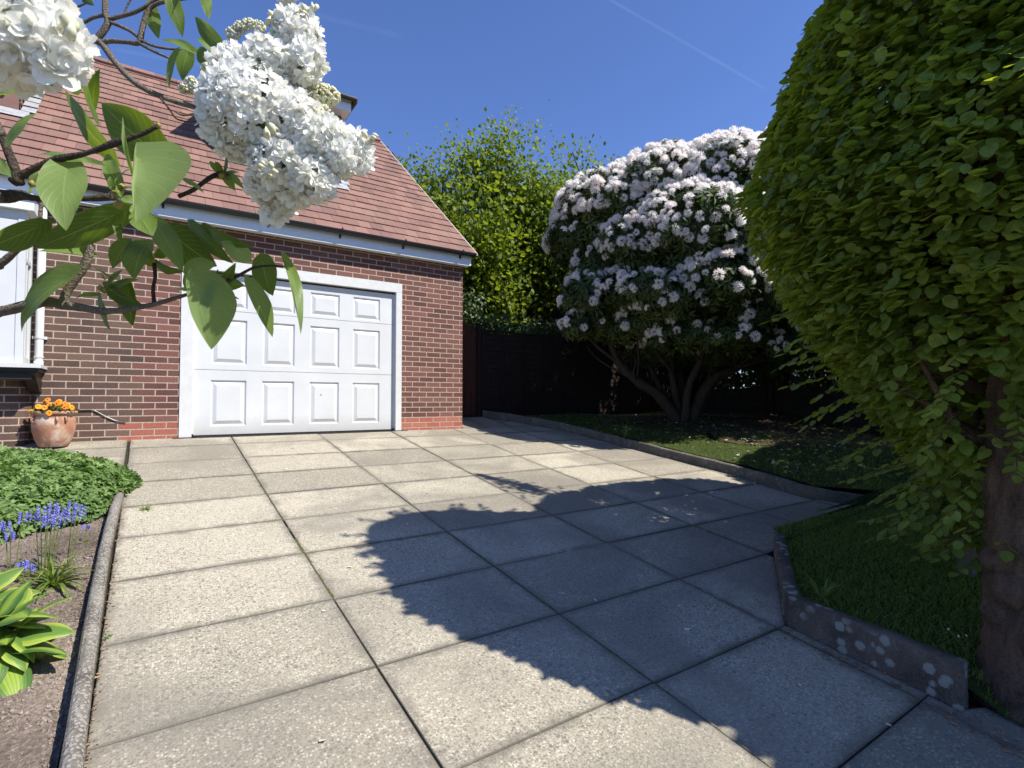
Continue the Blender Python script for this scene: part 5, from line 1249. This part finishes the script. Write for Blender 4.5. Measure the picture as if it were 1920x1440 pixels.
def broadleaf(base, tip, wl, wr, normal, cup=.2, arch=.15, rows=12, cols=4, heart=0.0, peak=.38, rip=0.0, seed=0, fold=0.0, pw=.8):
    """large leaf surface; wl / wr half-widths left and right of the midrib"""
    base = np.array(base, float); tip = np.array(tip, float); X = tip-base; L = np.linalg.norm(X); X = X/L; N = nrm(np.array(normal, float)-X*(np.dot(normal, X))); Y = np.cross(N, X)
    V = []; U = []; F = []; e = math.log(.5)/math.log(peak); nc = 2*cols+1
    for i in range(rows+1):
        t = i/rows; f = sin(pi*max(0.0, min(1, t))**e)**pw if 0 < t < 1 else 0
        if heart and t < peak: f = max(f, (1-(1-t/peak)**2)**.5)
        for j in range(-cols, cols+1):
            q = j/cols; hw = (wl if q > 0 else wr)*f; y = q*hw; back = -heart*L*abs(q)**1.5*max(0, 1-t/peak)*.35
            z = arch*L*(4*t*(1-t))*.5-arch*L*t*t*.6+cup*hw*abs(q)**1.6-fold*hw*abs(q)+rip*L*sin(9*t+seed+3*q)*abs(q)*f
            V.append(base+X*(t*L+back)+Y*y+N*z); U.append((t, q))
    for i in range(rows):
        for j in range(nc-1): a = i*nc+j; F.append((a, a+nc, a+nc+1, a+1))
    uv = [U[k] for f in F for k in f]
    return V, F, uv
def hosta(c, n, R, label, seed, sc=1.0):
    T = thing('hosta_plant', label, 'plant', c); rr = random.Random(seed); m = MB(); s = MB()
    for k in range(n):
        a = 2.39996*k+seed; ring = k/n; r0 = R*(.25+.55*ring); h = .17*(1-ring)*sc+.065; b = np.array(c)+np.array([cos(a)*r0*.6, sin(a)*r0*.6, h]); L = (.150+.08*rr.random())*sc
        d = np.array([cos(a), sin(a), .55-1.25*ring+.3*rr.gauss(0, 1)]); d = nrm(d); tip = b+d*L; N = np.array([-cos(a)*.2, -sin(a)*.2, 1])+.25*np.array([rr.gauss(0, 1), rr.gauss(0, 1), 0])
        V, F, uv = broadleaf(b, tip, L*.30, L*.30, N, -.18, .16, 10, 3, .5, .38, .02, k); m.add(V, F, rr.random(), uv); s.tube([np.array(c), (np.array(c)+b)/2+[0, 0, .03], b], [.004, .003], 5, cap=False)
    m.build('leaves', hm, T, smooth=True); s.build('stems', M['strap'], T)
hm = hostamat()
hosta(bb(-.80, -4.30), 42, .17, 'yellow striped hosta clump with broad ribbed leaves beside the edging', 1)
hosta(bb(-.92, -3.98), 20, .12, 'smaller hosta behind the striped one with narrow yellow edged leaves', 2, .85)
hosta(bb(-1.10, -4.55), 18, .16, 'hosta clump at the left edge of the bed', 3)

# ================================================================== LILAC IN THE FOREGROUND
LB = thing('lilac_bush', 'white flowering lilac branches reaching in close from the left', 'bush', (-1.35, -6.95, gz(-6.95)-.04))
def lp(P, Z): 
    out = []
    for p in P: out.append(at(p[0], p[1], p[2] if len(p) > 2 else Z))
    return out
def wood(P, Z, r, mat='lbark', n=9, wob=.12, sm=4):
    m = MB(); pts = lp(P, Z); r = [q*Z/FPX for q in r] if isinstance(r, (list, tuple)) else r*Z/FPX
    m.tube(crom(pts, sm), r, n, wob=wob); m.build('branch', M[mat], LB, smooth=True)
stem = np.array([-1.35, -6.95, gz(-6.95)-.06])
ms = MB(); hub = np.array([-1.02, -6.82, .30])
ms.tube(crom([stem, stem+[.03, .02, .4], stem+[.1, .04, .9], hub, hub+[.02, .05, .5]], 5), [.035, .03, .022, .012], 10, wob=.12)
for e, Z in (((0, 586), .56), ((0, 497), .56), ((0, 370), .46), ((0, 244), .42), ((150, 70), .85)):
    t = at(e[0], e[1], Z); o0 = at(-260, e[1]+30, Z); ms.tube(crom([hub+[0, 0, -.1], (hub+o0)/2+[0, 0, .03], o0, at(-60, e[1]+4, Z), t], 4), [.009, .006, .005], 8, wob=.1) if e[0] < 100 else None
ms.build('stem', M['lbark'], LB, smooth=True)
wood([(-60, 590), (0, 584), (45, 574), (87, 566), (122, 572), (160, 578), (200, 584), (250, 578), (292, 570), (332, 558), (362, 549)], .56, [9, 10, 9, 6, 4.5, 3])
wood([(118, 570), (125, 548), (141, 524), (160, 495), (168, 470), (166, 448)], .56, [8, 7, 8, 6])
wood([(166, 452), (152, 432), (134, 416)], .56, [4, 3]); wood([(166, 450), (182, 445), (205, 428), (235, 411)], .56, [6, 5.5])
wood([(-60, 530), (0, 495), (30, 470), (60, 441), (94, 424)], .56, [6, 7, 6, 6, 5]); wood([(74, 426), (76, 400), (78, 372)], .55, [4, 3.5])
wood([(-60, 360), (0, 368), (40, 366), (64, 372), (105, 374), (140, 373), (175, 372), (210, 369)], .47, [16, 12, 6, 4.5, 5, 7], 'lbarkd')
wood([(24, 342), (45, 326), (78, 310), (109, 298), (150, 290), (187, 279), (215, 268), (244, 259), (270, 250), (297, 236)], .46, [9, 6, 7, 4.5, 7, 4, 4], 'lbarkd')
wood([(-20, 215), (0, 246), (15, 285), (26, 312), (36, 345)], .46, [8, 7, 9], 'lbarkd')
wood([(335, 368), (362, 356), (397, 331), (420, 326)], .55, [4, 4, 5.5], 'lbarkd')
Zt = .85
wood([(110, 55, .8), (154, 71), (187, 79), (210, 109), (236, 139), (262, 161), (300, 180), (345, 196), (385, 205, .6)], Zt, [7, 6, 5.5, 5, 3.5])
wood([(180, 76), (202, 45), (197, 22), (199, -20)], Zt, [6, 5.5, 4.5]); wood([(202, 37), (232, 29), (262, 19), (300, -6)], Zt, [4, 3.5, 3])
wood([(208, 42), (228, 50), (247, 60), (270, 78), (300, 89), (349, 94)], Zt, [3.5, 3, 2.2]); wood([(182, 80), (210, 77), (240, 79), (260, 80), (266, 58), (277, 22), (300, 5), (356, -5)], Zt, [5, 4, 5, 4, 3.5])
wood([(262, 82), (290, 97), (322, 111)], Zt, [3, 2.2]); wood([(200, 28), (175, 33), (150, 47), (130, 60)], Zt, [3.5, 3, 2.5]); wood([(127, 22), (148, 12), (168, 3)], Zt, [2, 1.6])
wood([(289, 568), (287, 540), (291, 520), (289, 494)], .56, [3.5, 3, 3.5], 'lbarkd')
wood([(300, 183), (318, 205), (330, 222), (352, 228), (372, 226)], .8, [2, 1.5, 1.2], 'lbarkd', 6); wood([(345, 190), (372, 200), (392, 203), (410, 212)], .62, [2.5, 2], 'lbark', 6)
wood([(427, 100), (440, 75), (454, 41)], .58, [2, 1], 'lbarkd', 6); wood([(404, 130), (420, 112), (432, 95)], .58, [2.5, 2], 'lbarkd', 6)
wood([(370, 540), (395, 538), (412, 534), (450, 515), (476, 502), (505, 498), (536, 500)], .55, [3.5, 4, 3, 2.4, 1.6], 'lbarkd', 7)
wood([(330, 210), (345, 216), (372, 212), (392, 216)], .66, [2.2, 1.4], 'lbark', 6); wood([(232, 29), (238, 12), (248, -6)], Zt, [2, 1.5], 'lbark', 6); wood([(385, 205), (392, 180), (388, 150), (398, 130), (420, 112)], .58, [3, 2.4], 'lbarkd', 6)

# leaves: (base, tip, left half-width, right half-width, Z, tone, tilt-x, tilt-y)
LV = [((255, 296), (252, 417), 4, 100, .44, .95, .25, .1), ((292, 288), (186, 192), 46, 40, .49, .30, .3, .5), ((203, 283), (112, 168), 34, 30, .50, .25, -.5, .4), ((182, 212), (158, 104), 26, 24, .50, .55, -.3, .3),
      ((170, 305), (62, 283), 10, 13, .47, .85, .1, .6), ((126, 318), (119, 424), 40, 36, .46, .9, .3, .2), ((216, 402), (58, 470), 26, 30, .52, .22, .1, .6), ((72, 424), (-30, 468), 20, 26, .52, .18, .1, .6), ((162, 478), (72, 468), 22, 7, .56, .5, .2, .7),
      ((128, 524), (24, 618), 38, 26, .55, .62, -.1, .3), ((238, 458), (209, 502), 20, 16, .57, .4, .2, .3), ((272, 462), (249, 520), 30, 22, .57, .35, .1, .2), ((296, 424), (342, 506), 20, 22, .55, .65, .5, .1), ((328, 442), (404, 500), 38, 36, .56, .15, .2, .4),
      ((395, 430), (468, 466), 14, 16, .56, .18, .1, .7), ((368, 428), (434, 494), 18, 16, .57, .12, .2, .5), ((460, 482), (415, 451), 19, 17, .55, .98, .2, .1), ((356, 508), (405, 494), 18, 22, .545, .95, 0, .1), ((366, 534), (396, 655), 18, 62, .53, .85, .35, .05),
      ((493, 490), (508, 554), 24, 24, .56, .2, .1, .3), ((470, 540), (512, 632), 10, 22, .54, .6, .5, .2), ((534, 498), (567, 618), 4, 17, .54, .6, .6, .1), ((188, 562), (203, 619), 14, 15, .575, .25, .1, .3), ((240, 540), (248, 612), 18, 14, .58, .15, .2, .3), ((208, 545), (264, 572), 20, 26, .575, .12, .1, .4),
      ((182, 552), (140, 556), 6, 7, .565, .7, 0, .5), ((203, 520), (163, 498), 7, 8, .56, .8, 0, .4), ((205, 528), (228, 505), 8, 9, .56, .75, 0, .4), ((196, 520), (186, 500), 6, 6, .56, .7, 0, .3), ((210, 540), (258, 522), 14, 10, .57, .6, 0, .5), ((280, 492), (240, 462), 13, 10, .57, .6, 0, .5), ((294, 492), (338, 512), 12, 10, .57, .2, 0, .5),
      ((300, 478), (322, 455), 10, 10, .565, .3, 0, .5), ((345, 545), (322, 538), 7, 8, .55, .85, 0, .4), ((352, 540), (346, 508), 5, 6, .55, .85, 0, .4), ((356, 548), (378, 532), 6, 6, .55, .8, 0, .4), ((410, 534), (408, 505), 5, 6, .555, .25, .3, .2), ((416, 530), (440, 498), 12, 12, .56, .2, .3, .2), ((414, 540), (446, 562), 5, 6, .55, .2, .2, .5), ((420, 528), (458, 536), 13, 16, .56, .3, .1, .5),
      ((400, 545), (375, 610), 10, 8, .545, .1, .1, .5),
      ((282, 14), (296, 70), 14, 13, .86, .35, .1, .3), ((320, -4), (342, 68), 13, 15, .84, .4, .3, .3), ((386, -6), (391, 34), 10, 9, .82, .45, .3, .3), ((414, 88), (362, 29), 15, 15, .66, .3, .2, .2), ((402, 94), (370, 70), 14, 12, .68, .55, .2, .3), ((360, 96), (297, 69), 11, 10, .72, .5, .1, .5), ((332, 104), (312, 166), 12, 13, .75, .55, -.2, .2),
      ((352, 102), (340, 148), 15, 17, .75, .35, .2, .3), ((432, 92), (393, 100), 9, 8, .66, .3, .1, .4), ((378, 96), (388, 130), 12, 12, .68, .25, .1, .4), ((160, -12), (172, 8), 12, 12, .85, .2, .2, .4), ((330, 8), (345, -20), 9, 9, .84, .5, 0, .4),
      ((-20, 188), (80, 168), 12, 12, .40, .6, .2, .6), ((20, 262), (61, 208), 20, 16, .40, .75, -.2, .2), ((348, 338), (381, 358), 5, 6, .53, .8, .2, .4), ((222, 352), (196, 282), 16, 14, .49, .6, 0, .3), ((262, 404), (286, 440), 22, 22, .50, .4, .3, .4), ((219, 404), (227, 458), 8, 7, .53, .35, .2, .2), ((216, 350), (240, 312), 5, 5, .48, .9, 0, .2), ((228, 358), (252, 352), 6, 5, .48, .95, 0, .4),
      ((212, 352), (205, 330), 7, 7, .48, .85, 0, .3), ((60, 342), (70, 318), 8, 8, .47, .85, 0, .3), ((70, 345), (52, 362), 7, 6, .47, .9, 0, .3), ((-10, 300), (20, 330), 14, 12, .44, .8, 0, .3), ((140, 165), (150, 120), 16, 14, .50, .3, 0, .3), ((176, 195), (183, 130), 9, 12, .51, .2, 0, .2),
      ((415, 322), (402, 300), 6, 6, .55, .4, 0, .3), ((422, 318), (430, 285), 8, 8, .55, .35, 0, .3), ((428, 325), (452, 322), 9, 8, .55, .45, 0, .5), ((425, 332), (440, 356), 9, 8, .55, .6, 0, .3), ((412, 335), (430, 340), 6, 6, .55, .7, 0, .3), ((432, 330), (455, 350), 8, 7, .55, .55, 0, .3), ((405, 318), (392, 300), 5, 5, .55, .5, 0, .3),
      ((250, 395), (262, 378), 7, 7, .48, .95, 0, .3), ((235, 372), (262, 380), 12, 9, .475, .9, 0, .4), ((245, 310), (226, 215), 4, 4, .43, .9, .2, .2), ((160, 470), (140, 440), 9, 8, .57, .6, 0, .3), ((132, 440), (142, 462), 6, 6, .57, .6, 0, .3), ((292, 480), (300, 462), 6, 6, .56, .8, 0, .3), ((285, 482), (272, 470), 5, 5, .56, .95, 0, .4)]
m = MB(); rr = random.Random(2)
for k, (b, t, wl, wr, Z, tone, tx, ty) in enumerate(LV):
    dzt = rr.uniform(-.012, .03); B = at(b[0], b[1], Z); T_ = at(t[0], t[1], Z-dzt)
    N = -FWD+RGT*tx*1.2+np.array([0, 0, 1])*(ty*1.1+.15)
    if tone < .32: N = -FWD*.7+np.array([0, 0, -1])*.55+RGT*tx     # we see the shaded underside
    V, F, uv = broadleaf(B, T_, wr*Z/FPX, wl*Z/FPX, N, rr.uniform(.10, .45), rr.uniform(.04, .22), 14, 5, .75, .34, .017, k, fold=rr.uniform(.1, .3), pw=.85)
    m.add(V, F, min(1, max(0, tone+rr.uniform(-.05, .05))), uv)
    if wl+wr > 14 and Z < .7:
        pass
m.build('foliage', M['lilleaf'], LB, smooth=True)
# buds at twig ends
budm = simple('brown_green_bud', (.26, .20, .05), .6, .5, 120)
for (x, y, Z, r) in ((212, 368, .475, 9), (222, 384, .475, 8), (228, 352, .475, 7), (196, 545, .56, 6), (288, 490, .56, 4.5), (290, 480, .56, 5), (357, 548, .55, 5), (418, 330, .55, 8), (426, 338, .55, 6), (60, 345, .47, 6), (162, 374, .47, 3.5), (412, 532, .55, 5), (535, 500, .54, 3), (297, 235, .455, 5), (166, 438, .56, 4), (188, 540, .56, 5)):
    c = at(x, y, Z); r = r*Z/FPX; bd = MB(); bd.lathe([(0, -r), (r*.7, -r*.7), (r, 0), (r*.7, r*.8), (0, r*1.3)], c, 8); bd.build('bud', budm, LB, smooth=True)

# double lilac floret
def floret(seed):
    rr = random.Random(seed); V = []; F = []
    def petal(a, r0, L, w_, lift, curl):
        b = len(V); rows, cols = 4, 2
        for i in range(rows+1):
            t = i/rows; hw = w_/2*(.40, .80, 1.0, .95, .52)[i]
            for j in (-1, -.5, 0, .5, 1):
                y = j*hw; x = r0+L*t; z = lift*t+curl*t*t*L+.28*hw*abs(j)**1.5+rr.uniform(-.012, .012)
                V.append((x*cos(a)-y*sin(a), x*sin(a)+y*cos(a), z))
        for i in range(rows):
            for j in range(4): q = b+i*5+j; F.append((q, q+1, q+6, q+5))
    n0 = 5
    for k in range(n0): petal(2*pi*k/n0+rr.uniform(-.15, .15), .03, .46*rr.uniform(.9, 1.1), .42, .05, rr.uniform(-.35, .15))
    for k in range(4): petal(2*pi*(k+.5)/4+rr.uniform(-.3, .3), .02, .32*rr.uniform(.85, 1.1), .27, .20, rr.uniform(-.1, .7))
    for k in range(3): petal(2*pi*k/3+rr.uniform(-.3, .3), .01, .18, .18, .24, .4)
    # tube below
    b = len(V)
    for k in range(5):
        a = 2*pi*k/5; V.append((.035*cos(a), .035*sin(a), 0)); V.append((.03*cos(a), .03*sin(a), -.5))
    for k in range(5): q = b+2*k; q2 = b+2*((k+1) % 5); F.append((q, q2, q2+1, q+1))
    return V, F
FL = [floret(s) for s in range(5)]
bud = ([(0, 0, -.8)]+[(.30*cos(2*pi*k/6), .30*sin(2*pi*k/6), z) for z in (-.2, .15) for k in range(6)]+[(0, 0, .42)],
       [(0, 1+(k+1) % 6, 1+k) for k in range(6)]+[(1+k, 1+(k+1) % 6, 7+(k+1) % 6, 7+k) for k in range(6)]+[(7+k, 7+(k+1) % 6, 13) for k in range(6)])
def head(label, lobes, Z, spacing, size, budlobes=(), seed=0):
    """lobes: (px, py, dZ, rx_px, ry_px)"""
    T = bpy.data.objects.new('flower_head', None); COL.objects.link(T); T.parent = LB; c0 = at(lobes[0][0], lobes[0][1], Z); T.location = tuple(c0-wloc(LB)); T['label'] = label
    A = np.array([RGT, UPV, FWD]); C = [at(x, y, Z+dz) for x, y, dz, *_ in lobes]; R = [np.array([rx*Z/FPX, ry*Z/FPX, min(rx, ry)*Z/FPX*.95]) for _, _, _, rx, ry in lobes]
    P = []; N = []; g = np.random.default_rng(seed)
    for i, (c, r) in enumerate(zip(C, R)):
        n = 900; d = g.normal(size=(n, 3)); d /= np.linalg.norm(d, axis=1, keepdims=True); p = c+(d*(r-size*.28))@A
        for q in range(n):
            if any((((A@(p[q]-C[j]))/(R[j]-size*.3))**2).sum() < .80 for j in range(len(C)) if j != i): continue
            if P and np.min(((np.array(P)-p[q])**2).sum(1)) < (spacing*g.uniform(.8, 1.1))**2: continue
            P.append(p[q]); N.append(nrm((d[q]/r)@A))
    P = np.array(P); N = nrm(np.array(N)+.30*g.normal(size=(len(P), 3))); n = len(P); kind = g.integers(0, 5, n)
    Xd = g.normal(size=(n, 3)); tint = np.clip(.55+.3*g.normal(size=n), 0, 1)
    P = P+N*size*.10*g.random((n, 1))
    pan = None
    Vs = []; 
    # merge five floret variants into one mesh
    VV = []; FFl = []; TT = []; tt = []; off = 0
    for v in range(5):
        k = kind == v; pv, pf = FL[v]; pv = np.array(pv); X = nrm(Xd[k]-N[k]*(Xd[k]*N[k]).sum(1, keepdims=True)); Y = np.cross(N[k], X); S = size*g.uniform(.85, 1.2, k.sum())
        V = P[k][:, None]+S[:, None, None]*(pv[None, :, 0:1]*X[:, None]+pv[None, :, 1:2]*Y[:, None]+pv[None, :, 2:3]*N[k][:, None]); VV.append(V.reshape(-1, 3))
        fl = np.array([i for f in pf for i in f]); FFl.append((fl[None]+len(pv)*np.arange(k.sum())[:, None]).ravel()+off); TT.append(np.tile([len(f) for f in pf], k.sum())); tt.append(np.repeat(tint[k], len(pv))); off += len(V)*len(pv)
    mesh('florets', np.vstack(VV), np.concatenate(FFl), M['lilac'], T, None, True, tint=np.concatenate(tt), totals=np.concatenate(TT))
    # core greens and buds
    s = MB()
    for c in C[1:]: s.tube([C[0], (C[0]+c)/2, c], [.0022, .0012], 5, cap=False)
    for p_, n_ in list(zip(P, N))[::2]: s.tube([p_-n_*size*.45, p_-n_*size*1.1], .0008, 4, cap=False)
    s.build('stalks', M['strap'], T)
    BP = []; BN = []; BS = []
    for (x, y, dz, rx, ry, cnt, bs) in budlobes:
        c = at(x, y, Z+dz); r = np.array([rx, ry, min(rx, ry)])*Z/FPX; d = g.normal(size=(cnt, 3)); d /= np.linalg.norm(d, axis=1, keepdims=True); BP.append(c+(d*r)@A); BN.append(nrm((d/r)@A)); BS.append(bs*Z/FPX*g.uniform(.7, 1.3, cnt))
    if BP:
        BP = np.vstack(BP); BN = np.vstack(BN); BS = np.concatenate(BS); scatter('flower_buds', bud, BP, g.normal(size=BP.shape), BN+.3*g.normal(size=BP.shape), BS, M['lilacbud'], T, smooth=True)
    print('HEAD', label, n)
Zh = .52
head('large white double lilac panicle in the middle of the branches',
     [(470, 205, 0, 88, 82), (560, 72, .01, 44, 56), (572, 118, .0, 36, 36), (505, 118, 0, 52, 44), (440, 128, .0, 46, 42), (412, 172, .0, 34, 30), (440, 252, 0, 46, 46), (405, 240, -.005, 30, 30), (545, 225, 0, 62, 52), (600, 262, 0, 56, 46), (668, 285, .01, 34, 40), (640, 290, .0, 36, 40),
      (535, 305, 0, 64, 50), (590, 335, .0, 44, 46), (505, 345, .02, 44, 40), (522, 378, .03, 38, 34), (515, 402, .03, 24, 22), (560, 355, .01, 36, 34)], Zh, .0092, .0195,
     [(603, 180, .02, 34, 20, 520, 8), (590, 184, .02, 26, 16, 200, 8), (436, 64, .03, 13, 10, 60, 7.5), (450, 52, .03, 13, 10, 60, 7.5), (467, 45, .03, 13, 9, 60, 7.5), (484, 50, .03, 12, 10, 50, 8), (348, 166, .03, 13, 9, 60, 8), (360, 154, .03, 11, 9, 50, 8), (373, 166, .02, 11, 8, 50, 8), (590, 15, 0, 5, 8, 3, 16), (566, 18, 0, 8, 6, 4, 15), (388, 128, -.01, 6, 8, 3, 20), (512, 45, .0, 10, 20, 14, 14), (500, 318, -.05, 16, 12, 12, 10), (510, 245, -.05, 12, 10, 2, 16), (690, 258, 0, 14, 10, 8, 14), (600, 215, .0, 20, 20, 60, 7)], 1)
head('close white lilac panicle in the top left corner', [(40, 70, 0, 100, 78), (110, 95, 0, 56, 48), (20, 10, .01, 90, 60), (95, 20, .02, 40, 40), (90, 135, 0, 42, 34), (40, 130, .01, 50, 40), (-60, 60, 0, 90, 90)], .31, .0095, .0225,
     [(131, 48, -.01, 5, 6, 2, 36), (135, 62, -.01, 4, 4, 1, 30)], 2)
head('tip of a white lilac panicle at the top edge', [(537, -16, 0, 22, 22), (560, -30, 0, 22, 18)], .6, .009, .0175, [], 3)

# ------------------------------------------------------------------ thin contrail high in the sky (part of the sky's own pattern)
